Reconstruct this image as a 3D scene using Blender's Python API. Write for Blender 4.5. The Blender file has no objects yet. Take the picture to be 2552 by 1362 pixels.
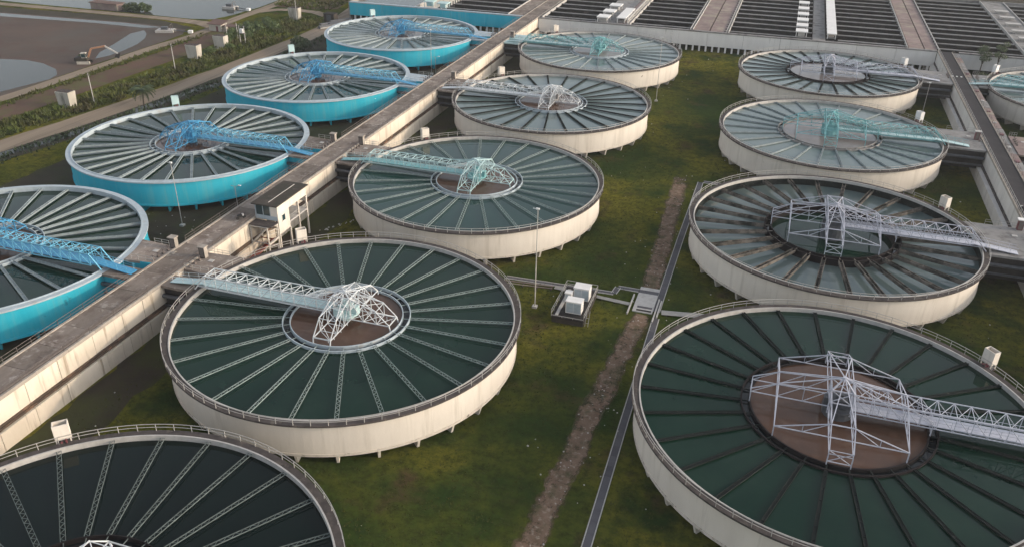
import bpy, math, random
from mathutils import Vector, Matrix
random.seed(7)
R = math.radians
S = bpy.context.scene
COL = S.collection

# ------------------------------------------------------------------ camera, world, sun, exposure
cam = bpy.data.cameras.new('camera'); cam.sensor_width = 36.0; cam.lens = 2090.008 / 2552 * 36.0
cam.clip_start = 0.5; cam.clip_end = 6000
cam_o = bpy.data.objects.new('camera', cam); COL.objects.link(cam_o)
_p, _r, _a = R(28.7671), R(0.99896), R(17.45729)
_f = Vector((0, math.cos(_p), -math.sin(_p))); _x = Vector((1, 0, 0)); _u = _x.cross(_f)
_x2 = _x * math.cos(_r) + _u * math.sin(_r); _u2 = -_x * math.sin(_r) + _u * math.cos(_r)
_rot = Matrix.Rotation(_a, 3, 'Z')
_x2, _u2, _b = _rot @ _x2, _rot @ _u2, -(_rot @ _f)
cam_o.matrix_world = Matrix(((_x2.x, _u2.x, _b.x, 0), (_x2.y, _u2.y, _b.y, 0), (_x2.z, _u2.z, _b.z, 72.6766), (0, 0, 0, 1)))
S.camera = cam_o

SUN_EL, SUN_AZ = R(17.0), R(10.0)          # azimuth counted from +X towards +Y
w = bpy.data.worlds.new('World'); S.world = w; w.use_nodes = True
nt = w.node_tree; bg = nt.nodes['Background']
sky = nt.nodes.new('ShaderNodeTexSky'); sky.sky_type = 'NISHITA'; sky.sun_disc = False
sky.sun_elevation = SUN_EL; sky.sun_rotation = R(90) - SUN_AZ
sky.dust_density = 2.5; sky.air_density = 1.0; sky.ozone_density = 1.0
hs = nt.nodes.new('ShaderNodeHueSaturation'); hs.inputs['Saturation'].default_value = 0.42
nt.links.new(sky.outputs[0], hs.inputs['Color']); nt.links.new(hs.outputs[0], bg.inputs[0])
bg.inputs[1].default_value = 0.15
sl = bpy.data.lights.new('sun', 'SUN'); sl.energy = 1.0; sl.angle = R(2); sl.color = (1.0, 0.79, 0.56)
so = bpy.data.objects.new('sun', sl); COL.objects.link(so)
_d = Vector((math.cos(SUN_EL) * math.cos(SUN_AZ), math.cos(SUN_EL) * math.sin(SUN_AZ), math.sin(SUN_EL)))
so.rotation_euler = _d.to_track_quat('Z', 'Y').to_euler(); so.location = (150, 60, 120)
vs = S.view_settings; HAZE = 0.00012
vs.view_transform = 'Standard'; vs.look = 'None'; vs.exposure = 1.0; vs.gamma = 1.0; vs.use_curve_mapping = False

# ------------------------------------------------------------------ materials
def mat(name, c1, c2=None, scale=0.5, rough=0.8, stretch=(1, 1, 1), stain=None, st_scale=0.2, st_at=0.6, st_soft=0.08,
        st_stretch=(1, 1, 1), bump=0.0, bump_scale=None, metal=0.0, ior=1.5, rnd=True, detail=6.0, vary=0.0, stain2=None, st2_scale=1.0, st2_at=0.6, st2_soft=.06):
    m = bpy.data.materials.new(name); m.use_nodes = True
    t = m.node_tree; N = t.nodes; L = t.links; P = N['Principled BSDF']
    P.inputs['Roughness'].default_value = rough; P.inputs['Metallic'].default_value = metal; P.inputs['IOR'].default_value = ior
    if rough >= .75: P.inputs['Specular IOR Level'].default_value = .12
    tc = N.new('ShaderNodeTexCoord'); vec = tc.outputs['Object']
    oi = N.new('ShaderNodeObjectInfo')
    if rnd:
        ml = N.new('ShaderNodeMath'); ml.operation = 'MULTIPLY'; ml.inputs[1].default_value = 137.0
        L.new(oi.outputs['Random'], ml.inputs[0])
        ad = N.new('ShaderNodeVectorMath'); ad.operation = 'ADD'; L.new(vec, ad.inputs[0]); L.new(ml.outputs[0], ad.inputs[1]); vec = ad.outputs[0]
    def noise(sc, stv, det=detail):
        mp = N.new('ShaderNodeMapping'); mp.inputs['Scale'].default_value = stv; L.new(vec, mp.inputs['Vector'])
        n = N.new('ShaderNodeTexNoise'); n.inputs['Scale'].default_value = sc; n.inputs['Detail'].default_value = det
        n.inputs['Roughness'].default_value = 0.62
        L.new(mp.outputs[0], n.inputs['Vector']); return n.outputs['Fac']
    def ramp(src, a, b):
        r = N.new('ShaderNodeMapRange'); r.inputs['From Min'].default_value = a; r.inputs['From Max'].default_value = b
        L.new(src, r.inputs['Value']); return r.outputs['Result']
    def mix(fac, a, b):
        x = N.new('ShaderNodeMix'); x.data_type = 'RGBA'; L.new(fac, x.inputs['Factor'])
        for v, i in ((a, 6), (b, 7)):
            if isinstance(v, tuple): x.inputs[i].default_value = (*v, 1)
            else: L.new(v, x.inputs[i])
        return x.outputs[2]
    col = c1
    if c2: col = mix(ramp(noise(scale, stretch), 0.34, 0.66), c1, c2)
    if stain: col = mix(ramp(noise(st_scale, st_stretch), st_at - st_soft, st_at + st_soft), col, stain)
    if stain2: col = mix(ramp(noise(st2_scale, (1, 1, 1)), st2_at - st2_soft, st2_at + st2_soft), col, stain2)
    if vary:
        h = N.new('ShaderNodeHueSaturation'); r2 = N.new('ShaderNodeMapRange')
        r2.inputs['To Min'].default_value = 1 - vary; r2.inputs['To Max'].default_value = 1 + vary
        L.new(oi.outputs['Random'], r2.inputs['Value']); L.new(r2.outputs[0], h.inputs['Value'])
        if isinstance(col, tuple): h.inputs['Color'].default_value = (*col, 1)
        else: L.new(col, h.inputs['Color'])
        col = h.outputs[0]
    if isinstance(col, tuple): P.inputs['Base Color'].default_value = (*col, 1)
    else: L.new(col, P.inputs['Base Color'])
    if bump:
        b = N.new('ShaderNodeBump'); b.inputs['Strength'].default_value = bump; b.inputs['Distance'].default_value = 0.1
        L.new(noise(bump_scale or scale * 4, (1, 1, 1)), b.inputs['Height']); L.new(b.outputs[0], P.inputs['Normal'])
    return m

M = {}
M['cream'] = mat('cream_render', (0.655, 0.60, 0.53), (0.59, 0.535, 0.47), 0.30, 0.85, (1, 1, .35), (0.45, 0.40, 0.34), 0.8, 0.665, 0.13, (1, 1, .09), bump=.15, bump_scale=3,
                 stain2=(0.25, 0.22, 0.175), st2_scale=0.55, st2_at=.735, st2_soft=.025, vary=.04)
M['base_conc'] = mat('chipped_base_ring', (0.60, 0.545, 0.475), (0.50, 0.45, 0.39), 0.35, 0.85, stain=(0.16, 0.135, 0.11), st_scale=.5, st_at=.64, st_soft=.03, stain2=(.33, .29, .24), st2_scale=1.4, st2_at=.62)
M['grey_wall'] = mat('grey_render', (0.72, 0.70, 0.68), (0.64, 0.62, 0.605), 0.4, 0.85, (1, 1, .3), (0.34, 0.32, 0.30), 0.5, 0.69, 0.06, (1, 1, .12), bump=.15, bump_scale=3, vary=.04)
M['blue_wall'] = mat('blue_paint', (0.020, 0.37, 0.50), (0.045, 0.42, 0.54), 0.22, 0.78, (1, 1, .3), (0.10, 0.40, 0.47), 0.9, 0.62, 0.12, (1, 1, .08), bump=.05, bump_scale=2, vary=.07, stain2=(.03, .22, .29), st2_scale=.5, st2_at=.72, st2_soft=.04)
M['rim_white'] = mat('pale_rim', (0.40, 0.46, 0.50), (0.32, 0.37, 0.40), 0.9, 0.7, stain=(0.33, 0.32, 0.31), st_scale=.5, st_at=.66)
M['lip'] = mat('pale_lip', (0.46, 0.44, 0.415), (0.35, 0.33, 0.31), 1.2, 0.7)
M['walk_dark'] = mat('weathered_walkway', (0.085, 0.072, 0.068), (0.052, 0.045, 0.043), 0.9, 0.9, stain=(0.14, 0.12, 0.10), st_scale=.7, st_at=.64, bump=.2, bump_scale=5)
M['deck'] = mat('dusty_concrete', (0.25, 0.208, 0.178), (0.17, 0.14, 0.118), 0.45, 0.9, (1, .4, 1), (0.12, 0.09, 0.075), 0.30, 0.60, 0.10, bump=.25, bump_scale=4, vary=.22,
                stain2=(.40, .36, .32), st2_scale=.8, st2_at=.64, st2_soft=.08)
M['kerb'] = mat('kerb_concrete', (0.36, 0.32, 0.28), (0.25, 0.22, 0.19), 0.8, 0.9, bump=.2, bump_scale=6, vary=.08)
M['chan'] = mat('cream_wall_panel', (0.66, 0.585, 0.49), (0.57, 0.50, 0.41), 0.4, 0.85, (1, 1, .4), (0.27, 0.21, 0.15), 0.8, 0.64, 0.09, (1, 1, .10), bump=.15, bump_scale=3, vary=.07)
M['rdwall'] = mat('grey_wall_panel', (0.60, 0.575, 0.54), (0.52, 0.495, 0.465), 0.4, 0.85, (1, 1, .4), (0.22, 0.20, 0.18), 0.6, 0.68, 0.07, (1, 1, .10), bump=.15, bump_scale=3, vary=.07)
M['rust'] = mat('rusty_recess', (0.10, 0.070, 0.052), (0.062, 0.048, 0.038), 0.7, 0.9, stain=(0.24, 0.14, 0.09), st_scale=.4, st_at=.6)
M['redpipe'] = mat('rust_red_pipe', (0.30, 0.07, 0.045), (0.18, 0.05, 0.035), 1.0, 0.6)
M['dark'] = mat('dark_concrete', (0.05, 0.045, 0.042), (0.03, 0.028, 0.027), 0.6, 0.9)
M['asphalt'] = mat('worn_asphalt', (0.052, 0.047, 0.049), (0.040, 0.037, 0.040), 0.3, 0.9, stain=(0.065, 0.06, 0.06), st_scale=.15, st_at=.56, bump=.2, bump_scale=8)
M['pink'] = mat('pinkish_concrete', (0.27, 0.205, 0.19), (0.20, 0.153, 0.142), 0.3, 0.9, stain=(0.30, 0.265, 0.21), st_scale=.2, st_at=.58, vary=.10)
M['slab_grey'] = mat('grey_slab', (0.27, 0.26, 0.25), (0.19, 0.183, 0.178), 0.4, 0.9, stain=(0.12, .11, .105), st_scale=.4, st_at=.62, bump=.2, bump_scale=5)
M['white'] = mat('white_paint', (0.74, 0.72, 0.70), (0.66, 0.64, 0.61), 0.8, 0.6, vary=.03)
M['steel_white'] = mat('white_steel', (0.60, 0.62, 0.635), (0.50, 0.52, 0.53), 1.5, 0.5)
M['steel_lav'] = mat('lavender_grey_steel', (0.47, 0.48, 0.54), (0.39, 0.40, 0.46), 1.5, 0.5)
M['steel_teal'] = mat('teal_steel', (0.20, 0.43, 0.44), (0.15, 0.36, 0.38), 1.5, 0.5)
M['steel_paleteal'] = mat('pale_teal_steel', (0.44, 0.58, 0.58), (0.37, 0.50, 0.51), 1.5, 0.5)
M['steel_blue'] = mat('blue_steel', (0.055, 0.27, 0.47), (0.04, 0.22, 0.40), 1.5, 0.45)
M['steel_ltblue'] = mat('light_blue_steel', (0.15, 0.42, 0.58), (0.11, 0.36, 0.51), 1.5, 0.45)
M['rail'] = mat('galvanised_rail', (0.42, 0.40, 0.37), (0.33, 0.31, 0.29), 2.0, 0.55)
M['rail_dark'] = mat('rusted_rail', (0.16, 0.13, 0.115), (0.11, 0.09, 0.08), 2.0, 0.7)
M['trough_pale'] = mat('pale_trough', (0.27, 0.32, 0.305), (0.17, 0.205, 0.195), 1.2, 0.7, vary=.05)
M['trough_vignette'] = mat('vignette_dimmed_trough', (0.14, 0.165, 0.16), (0.09, 0.105, 0.10), 1.2, 0.75, vary=.05)  # pale trough dimmed: corner vignette put into the spoke colour
M['trough_dark'] = mat('algae_trough', (0.017, 0.022, 0.020), (0.011, 0.014, 0.014), 1.2, 0.8, stain=(.10, .10, .09), st_scale=1.3, st_at=.70)
M['trough_mud'] = mat('mud_stained_trough', (0.17, 0.15, 0.13), (0.085, 0.075, 0.066), 0.6, 0.8, stain=(0.026, .027, .024), st_scale=.3, st_at=.53, st_soft=.1)
M['trough_grey'] = mat('grey_blue_trough', (0.27, 0.315, 0.325), (0.19, 0.225, 0.235), 1.0, 0.7, stain=(0.20, .22, .22), st_scale=.7, st_at=.62)
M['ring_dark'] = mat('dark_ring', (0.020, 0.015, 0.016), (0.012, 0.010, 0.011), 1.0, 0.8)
M['water'] = mat('green_water', (0.0028, 0.0210, 0.0120), (0.002, 0.0150, 0.0098), 0.06, 0.05, ior=1.27, bump=.010, bump_scale=.8, rnd=True, stain=(.010, .030, .019), st_scale=.09, st_at=.60, st_soft=.16)
M['water_pale'] = mat('grey_green_water', (0.115, 0.150, 0.145), (0.095, 0.130, 0.127), 0.06, 0.05, ior=1.36, bump=.006, bump_scale=1.2)  # turbid water; its pale base also carries the sky reflection
M['water_vignette'] = mat('vignette_dark_water', (0.0018, 0.0075, 0.0062), (0.0014, 0.006, 0.0052), 0.06, 0.05, ior=1.25, bump=.010, bump_scale=.8)  # green water darkened, corner vignette put into its colour
M['water_mid'] = mat('teal_green_water', (0.012, 0.043, 0.036), (0.009, 0.036, 0.031), 0.06, 0.045, ior=1.34, bump=.006, bump_scale=1.2)
M['water_dark'] = mat('dark_water', (0.010, 0.014, 0.016), (0.008, 0.010, 0.012), 0.1, 0.05, ior=1.333, bump=.006, bump_scale=1.2)
M['sludge'] = mat('brown_water', (0.085, 0.045, 0.029), (0.066, 0.038, 0.026), 0.18, 0.10, (1, 1, 1), (0.10, 0.06, 0.042), .3, .6, ior=1.333, bump=.006, bump_scale=1.0)
M['sludge_sky_pale'] = mat('sky_pale_pool_water', (0.20, 0.175, 0.165), (0.16, 0.135, 0.125), 0.18, 0.10, ior=1.333, bump=.006, bump_scale=1.0)  # well water whitened: sky reflection put into the base colour
M['pondwater'] = mat('pond_water', (0.052, 0.055, 0.050), (0.040, 0.043, 0.039), 0.012, 0.12, ior=1.15, bump=.008, bump_scale=.6, rnd=False)
M['mud'] = mat('wet_mud', (0.105, 0.070, 0.055), (0.070, 0.053, 0.045), 0.03, 0.8, (1, 1, 1), (0.085, 0.074, 0.064), 0.02, 0.55, .08, rnd=False, stain2=(.080, .040, .030), st2_scale=.035, st2_at=.6, st2_soft=.08)
M['dirt'] = mat('pale_dirt_road', (0.27, 0.215, 0.162), (0.20, 0.158, 0.118), 0.12, 0.95, (1.5, .06, 1), (0.135, 0.105, 0.075), .35, .60, .08, (1.6, .05, 1), bump=.2, bump_scale=1.5, rnd=False)
M['pinkdirt'] = mat('reddish_dirt', (0.115, 0.070, 0.052), (0.088, 0.056, 0.041), 0.15, 0.95, (1, .35, 1), (0.09, 0.085, 0.035), .12, .56, .08, bump=.3, bump_scale=1, rnd=False)
M['berm'] = mat('dark_bank', (0.055, 0.045, 0.032), (0.035, 0.032, 0.022), 0.2, 0.95, rnd=False)
M['gravel'] = mat('gravel_path', (0.205, 0.138, 0.098), (0.12, 0.080, 0.054), 0.7, 0.95, (1, .5, 1), (0.30, 0.24, 0.19), 1.5, .60, .06, bump=.6, bump_scale=4, rnd=False, stain2=(.05, .055, .022), st2_scale=.35, st2_at=.60, st2_soft=.10)
M['roof_dark'] = mat('dark_roofing', (0.062, 0.048, 0.042), (0.045, 0.045, 0.036), 0.5, 0.85, stain=(.09, .075, .065), st_scale=.8, st_at=.62)
M['beam_dark'] = mat('dark_pit_wall', (0.035, 0.032, 0.030), (0.022, 0.02, 0.02), .5, .9, stain=(.06, .052, .047), st_scale=.3, st_at=.6)  # darkness of the basin pits put into the wall colour
M['beam_cap'] = mat('pale_coping', (0.33, 0.32, 0.31), (0.22, 0.21, 0.205), .4, .9, vary=.15)
M['glass'] = mat('dark_glass', (0.02, 0.045, 0.05), None, rough=.08)
M['leaf'] = mat('leaves', (0.045, 0.075, 0.018), (0.075, 0.105, 0.028), 0.5, 0.7, vary=.15)
M['leaf_dark'] = mat('dark_leaves', (0.030, 0.050, 0.018), (0.048, 0.068, 0.024), 0.5, 0.7, vary=.15)
M['tuft'] = mat('grass_tufts', (0.034, 0.046, 0.012), (0.060, 0.060, 0.013), 0.05, 0.9, rnd=False)
M['reed'] = mat('reeds', (0.062, 0.088, 0.020), (0.105, 0.110, 0.032), 0.08, 0.8, stain=(.075, .062, .030), st_scale=.12, st_at=.55, st_soft=.12, rnd=False)
M['bark'] = mat('bark', (0.10, 0.08, 0.06), (0.06, 0.05, 0.04), 2, 0.9)
M['orange'] = mat('orange_paint', (0.40, 0.20, 0.11), (0.32, 0.16, 0.09), 1, .5)
M['black'] = mat('black_rubber', (0.015, 0.014, 0.014), None, rough=.7)
M['maroon'] = mat('maroon_paint', (0.16, 0.035, 0.045), (0.11, 0.03, 0.035), 1.5, .5)
M['drain'] = mat('drain_cover', (0.115, 0.110, 0.118), (0.085, 0.082, 0.09), 0.6, 0.85, (1, .5, 1), vary=.12)
M['pierc'] = mat('pier_concrete', (0.50, 0.46, 0.40), (0.38, 0.35, 0.30), 0.5, 0.9, (1, 1, .3), (0.2, .18, .15), .5, .62, .08, (1, 1, .2))
M['roof_red'] = mat('rusty_roof', (0.16, 0.10, 0.085), (0.11, 0.075, 0.065), 1.5, 0.8)
M['skin_cloth'] = mat('dark_cloth', (0.03, 0.03, 0.035), None, rough=.8)
M['dark_steel'] = mat('dark_steel', (0.08, 0.085, 0.095), (0.05, 0.053, 0.06), 1.5, .5)

# grass ground: world-space patches of olive, dark green and brown
def ground_mat():
    m = bpy.data.materials.new('grass_ground'); m.use_nodes = True
    t = m.node_tree; N = t.nodes; L = t.links; P = N['Principled BSDF']; P.inputs['Roughness'].default_value = .95; P.inputs['Specular IOR Level'].default_value = 0.0
    tc = N.new('ShaderNodeTexCoord')
    def noise(sc, det=6, st=(1, 1, 1), ro=.6):
        mp = N.new('ShaderNodeMapping'); mp.inputs['Scale'].default_value = st; L.new(tc.outputs['Object'], mp.inputs[0])
        n = N.new('ShaderNodeTexNoise'); n.inputs['Scale'].default_value = sc; n.inputs['Detail'].default_value = det; n.inputs['Roughness'].default_value = ro
        L.new(mp.outputs[0], n.inputs['Vector']); return n.outputs['Fac']
    def rp(s, a, b):
        r = N.new('ShaderNodeMapRange'); r.inputs[1].default_value = a; r.inputs[2].default_value = b; L.new(s, r.inputs[0]); return r.outputs[0]
    def mix(f, a, b):
        x = N.new('ShaderNodeMix'); x.data_type = 'RGBA'; L.new(f, x.inputs[0])
        for v, i in ((a, 6), (b, 7)):
            if isinstance(v, tuple): x.inputs[i].default_value = (*v, 1)
            else: L.new(v, x.inputs[i])
        return x.outputs[2]
    c = mix(rp(noise(.024, 6), .40, .60), (.032, .053, .013), (.150, .135, .020))
    c = mix(rp(noise(.09, 6), .50, .66), c, (.025, .047, .013))
    c = mix(rp(noise(.12, 7), .57, .70), c, (.075, .052, .027))
    c = mix(rp(noise(.7, 9, ro=.78), .44, .68), c, (.021, .029, .009))
    c = mix(rp(noise(2.6, 6, ro=.7), .70, .80), c, (.075, .068, .035))
    L.new(c, P.inputs['Base Color'])
    b = N.new('ShaderNodeBump'); b.inputs['Strength'].default_value = .8; b.inputs['Distance'].default_value = .25
    L.new(noise(2.2, 8, ro=.7), b.inputs['Height']); L.new(b.outputs[0], P.inputs['Normal'])
    return m
M['grass'] = ground_mat()
def soft_edge(m):
    t = m.node_tree; N = t.nodes; L = t.links; P = N['Principled BSDF']; out = N['Material Output']
    uv = N.new('ShaderNodeUVMap'); uv.uv_map = 'across'; sp = N.new('ShaderNodeSeparateXYZ'); L.new(uv.outputs[0], sp.inputs[0])
    tc = N.new('ShaderNodeTexCoord'); n1 = N.new('ShaderNodeTexNoise'); n1.inputs['Scale'].default_value = .45; n1.inputs['Detail'].default_value = 10; n1.inputs['Roughness'].default_value = .78
    L.new(tc.outputs['Object'], n1.inputs['Vector'])
    def mth(op, a, b):
        x = N.new('ShaderNodeMath'); x.operation = op
        for i, v in enumerate((a, b)):
            if isinstance(v, (int, float)): x.inputs[i].default_value = v
            else: L.new(v, x.inputs[i])
        return x.outputs[0]
    e = mth('MULTIPLY', sp.outputs[0], sp.outputs[1])                  # 0 at the edges and ends, 1 on the centre line
    f = mth('ADD', e, mth('MULTIPLY', mth('SUBTRACT', n1.outputs['Fac'], .5), 3.4))
    r = N.new('ShaderNodeMapRange'); r.inputs[1].default_value = .25; r.inputs[2].default_value = .95; L.new(f, r.inputs[0])
    tr = N.new('ShaderNodeBsdfTransparent'); mx = N.new('ShaderNodeMixShader'); L.new(r.outputs[0], mx.inputs[0]); L.new(tr.outputs[0], mx.inputs[1]); L.new(P.outputs[0], mx.inputs[2]); L.new(mx.outputs[0], out.inputs['Surface'])
soft_edge(M['gravel'])
def soft_strip(pts, wd, z, m, fade0=True, fade1=True):
    v = []; f = []; uvs = []; n = len(pts)
    for i, (x, y_) in enumerate(pts):
        a = pts[max(i - 1, 0)]; c = pts[min(i + 1, n - 1)]; d = Vector((c[0] - a[0], c[1] - a[1])).normalized()
        e = min(1, (i / 3) if fade0 else 1, ((n - 1 - i) / 3) if fade1 else 1)
        for q, k in ((-.5, 0), (-.22, 1), (.22, 1), (.5, 0)): v.append((x - d.y * wd * q, y_ + d.x * wd * q, z)); uvs.append((k, e))
    for i in range(n - 1):
        for k in range(3): f.append((4 * i + k, 4 * i + 4 + k, 4 * i + 5 + k, 4 * i + 1 + k))
    me = bpy.data.meshes.new('gravel_path'); me.from_pydata(v, [], f); ul = me.uv_layers.new(name='across')
    for lp in me.loops: ul.data[lp.index].uv = uvs[lp.vertex_index]
    me.materials.append(M[m]); me.update(); return me

# ------------------------------------------------------------------ mesh helpers
class MB:
    def __init__(s): s.v = []; s.f = []
    def quad8(s, p):
        b = len(s.v); s.v += [tuple(q) for q in p]
        for f in ((3, 2, 1, 0), (4, 5, 6, 7), (0, 1, 5, 4), (1, 2, 6, 5), (2, 3, 7, 6), (3, 0, 4, 7)): s.f.append(tuple(b + i for i in f))
        return s
    def box(s, x0, x1, y0, y1, z0, z1):
        return s.quad8([(x0, y0, z0), (x1, y0, z0), (x1, y1, z0), (x0, y1, z0), (x0, y0, z1), (x1, y0, z1), (x1, y1, z1), (x0, y1, z1)])
    def bar(s, p, q, w, h=None, up=(0, 0, 1)):
        h = h or w; p = Vector(p); q = Vector(q); d = (q - p).normalized(); u = Vector(up)
        if abs(d.dot(u)) > .95: u = Vector((1, 0, 0))
        sx = d.cross(u).normalized() * (w / 2); uy = sx.cross(d).normalized() * (h / 2)
        return s.quad8([p - sx - uy, p + sx - uy, p + sx + uy, p - sx + uy, q - sx - uy, q + sx - uy, q + sx + uy, q - sx + uy])
    def cyl(s, p, q, r, r2=None, n=8, cap=True):
        p = Vector(p); q = Vector(q); r2 = r if r2 is None else r2; d = (q - p).normalized(); u = Vector((0, 0, 1))
        if abs(d.dot(u)) > .95: u = Vector((1, 0, 0))
        a = d.cross(u).normalized(); c = a.cross(d); b = len(s.v)
        for k in range(n):
            t = 2 * math.pi * k / n; e = a * math.cos(t) + c * math.sin(t)
            s.v.append(tuple(p + e * r)); s.v.append(tuple(q + e * r2))
        for k in range(n):
            i, j = b + 2 * k, b + 2 * ((k + 1) % n); s.f.append((i, i + 1, j + 1, j))
        if cap:
            s.f.append(tuple(b + 2 * k for k in range(n))); s.f.append(tuple(b + 2 * k + 1 for k in reversed(range(n))))
        return s
    def ring(s, r0, r1, z0, z1, n=120):
        b = len(s.v)
        for k in range(n):
            t = 2 * math.pi * k / n; c, e = math.cos(t), math.sin(t)
            s.v += [(r0 * c, r0 * e, z0), (r1 * c, r1 * e, z0), (r1 * c, r1 * e, z1), (r0 * c, r0 * e, z1)]
        for k in range(n):
            i, j = b + 4 * k, b + 4 * ((k + 1) % n)
            for m_ in range(4):
                o = (m_ + 1) % 4; s.f.append((i + m_, j + m_, j + o, i + o))
        return s
    def disc(s, r, z, n=96, r0=0.0):
        b = len(s.v)
        if r0 == 0:
            for k in range(n):
                t = 2 * math.pi * k / n; s.v.append((r * math.cos(t), r * math.sin(t), z))
            s.f.append(tuple(range(b, b + n)))
        else:
            for k in range(n):
                t = 2 * math.pi * k / n; c, e = math.cos(t), math.sin(t); s.v += [(r0 * c, r0 * e, z), (r * c, r * e, z)]
            for k in range(n):
                i, j = b + 2 * k, b + 2 * ((k + 1) % n); s.f.append((i, i + 1, j + 1, j))
        return s
    def prism(s, poly, z0, z1):
        b = len(s.v); n = len(poly)
        s.v += [(x, y, z0) for x, y in poly] + [(x, y, z1) for x, y in poly]
        s.f.append(tuple(b + i for i in reversed(range(n)))); s.f.append(tuple(b + n + i for i in range(n)))
        for i in range(n):
            j = (i + 1) % n; s.f.append((b + i, b + j, b + n + j, b + n + i))
        return s
    def flat(s, poly, z):
        b = len(s.v); s.v += [(x, y, z) for x, y in poly]; s.f.append(tuple(range(b, b + len(poly)))); return s
    def strip(s, pts, wd, z, zs=None):
        b = len(s.v); n = len(pts)
        for i, (x, y) in enumerate(pts):
            a = pts[max(i - 1, 0)]; c = pts[min(i + 1, n - 1)]; d = Vector((c[0] - a[0], c[1] - a[1])).normalized()
            ww = wd[i] if isinstance(wd, (list, tuple)) else wd
            s.v += [(x - d.y * ww / 2, y + d.x * ww / 2, z), (x + d.y * ww / 2, y - d.x * ww / 2, z)]
        for i in range(n - 1): s.f.append((b + 2 * i, b + 2 * i + 1, b + 2 * i + 3, b + 2 * i + 2))
        return s
    def mesh(s, name, m, smooth=False):
        me = bpy.data.meshes.new(name); me.from_pydata(s.v, [], s.f); me.materials.append(M[m] if isinstance(m, str) else m)
        if smooth: me.polygons.foreach_set('use_smooth', [True] * len(me.polygons))
        me.update(); return me
def put(name, me, parent=None, loc=(0, 0, 0), rz=0.0, kind=None):
    o = bpy.data.objects.new(name, me); COL.objects.link(o); o.location = loc; o.rotation_euler = (0, 0, rz)
    if parent: o.parent = parent
    if kind: o['kind'] = kind
    return o
def part(name, mb, m, parent=None, loc=(0, 0, 0), rz=0.0, kind=None, smooth=False):
    return put(name, mb.mesh(name, m, smooth), parent, loc, rz, kind)
def tag(o, label, cat, group=None):
    o['label'] = label; o['category'] = cat
    if group: o['group'] = group
    return o
def thing(name, loc, label, cat, group=None, rz=0.0):
    o = bpy.data.objects.new(name, None); COL.objects.link(o); o.location = loc; o.rotation_euler = (0, 0, rz); o.empty_display_size = .5
    return tag(o, label, cat, group)
def struct(name, mb, m): return part(name, mb, m, kind='structure')
def dup(src, loc, rz, label, group=None):
    def cp(o, par):
        c = o.copy(); COL.objects.link(c); c.parent = par
        for ch in o.children: cp(ch, c)
        return c
    r = cp(src, None); r.location = loc; r.rotation_euler = (0, 0, rz); r['label'] = label
    if group: r['group'] = group
    return r

# ------------------------------------------------------------------ haze
hm_ = bpy.data.materials.new('haze'); hm_.use_nodes = True
hn = hm_.node_tree; hn.nodes.remove(hn.nodes['Principled BSDF'])
pv = hn.nodes.new('ShaderNodeVolumePrincipled'); pv.inputs['Color'].default_value = (.9, .92, .95, 1); pv.inputs['Density'].default_value = HAZE; pv.inputs['Anisotropy'].default_value = .1
hn.links.new(pv.outputs[0], hn.nodes['Material Output'].inputs['Volume'])
part('haze', MB().box(-720, 520, -40, 720, -1.0, 76.0), hm_, kind='stuff')

# ------------------------------------------------------------------ ground and surfaces
struct('ground', MB().flat([(-1500, -300), (1500, -300), (1500, 2600), (-1500, 2600)], 0.0), 'grass')
def wob(pts, n=6, amp=.35):
    out = []
    for (a, b), (c, d) in zip(pts[:-1], pts[1:]):
        for k in range(n):
            t = k / n; out.append((a + (c - a) * t + random.uniform(-amp, amp), b + (d - b) * t))
    out.append(pts[-1]); return out
put('gravel_path', soft_strip(wob([(-18.6, 20), (-18.0, 66), (-16.8, 95), (-15.6, 112), (-14.9, 120)], 8, .25), 4.2, .02, 'gravel', False, False), kind='structure')
put('gravel_path', soft_strip(wob([(-15.0, 128.8), (-15.6, 145), (-16.6, 165), (-17.2, 186)], 8, .25), 4.4, .02, 'gravel', False, True), kind='structure')

# ------------------------------------------------------------------ clarifier tanks
RIM = 6.8
def tank_meshes(kind):
    d = {}
    wallm = {'A': 'cream', 'R': 'cream', 'C': 'cream', 'B': 'blue_wall'}[kind]
    w_ = MB(); w_.ring(24.95, 25.3 if kind != 'B' else 25.45, 1.6, 6.52, 144); d['wall'] = w_.mesh('wall', wallm, False)
    d['base_ring'] = MB().ring(24.6, 25.40 if kind != 'B' else 25.62, 1.42, 1.80, 144).mesh('base_ring', wallm if kind == 'B' else 'base_conc')
    d['floor_slab'] = MB().disc(24.7, 1.55, 96).mesh('floor_slab', 'dark')
    if kind == 'B':
        d['walkway'] = MB().ring(24.9, 26.0, 6.523, RIM, 144).mesh('walkway', 'rim_white')
        d['kerb'] = MB().ring(24.82, 25.05, 5.5, 6.93, 144).mesh('kerb', 'rim_white')
    else:
        d['walkway'] = MB().ring(25.07, 26.0, 6.523, RIM, 144).mesh('walkway', 'walk_dark')
        d['kerb'] = MB().ring(24.88, 25.067, 6.1, 6.88, 144).mesh('kerb', 'lip')
        rl = MB(); n = 75
        rl.ring(25.88, 25.94, 7.74, 7.80, 150); rl.ring(25.885, 25.935, 7.30, 7.35, 150)
        for k in range(n):
            t = 2 * math.pi * k / n; c, s_ = math.cos(t), math.sin(t)
            rl.bar((25.91 * c, 25.91 * s_, 6.8), (25.91 * c, 25.91 * s_, 7.74), .07)
        d['railing'] = rl.mesh('railing', 'rail')
    cm = MB()   # outer fin column pointing along +x
    cm.quad8([(22.6, -.17, 0), (24.9, -.17, 0), (24.9, .17, 0), (22.6, .17, 0), (22.2, -.17, 1.5), (25.35, -.17, 1.5), (25.35, .17, 1.5), (22.2, .17, 1.5)])
    d['column'] = cm.mesh('column', wallm)
    d['inner_column'] = MB().box(19.3, 19.8, -.2, .2, 0, 1.5).mesh('inner_column', wallm)
    return d
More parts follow.
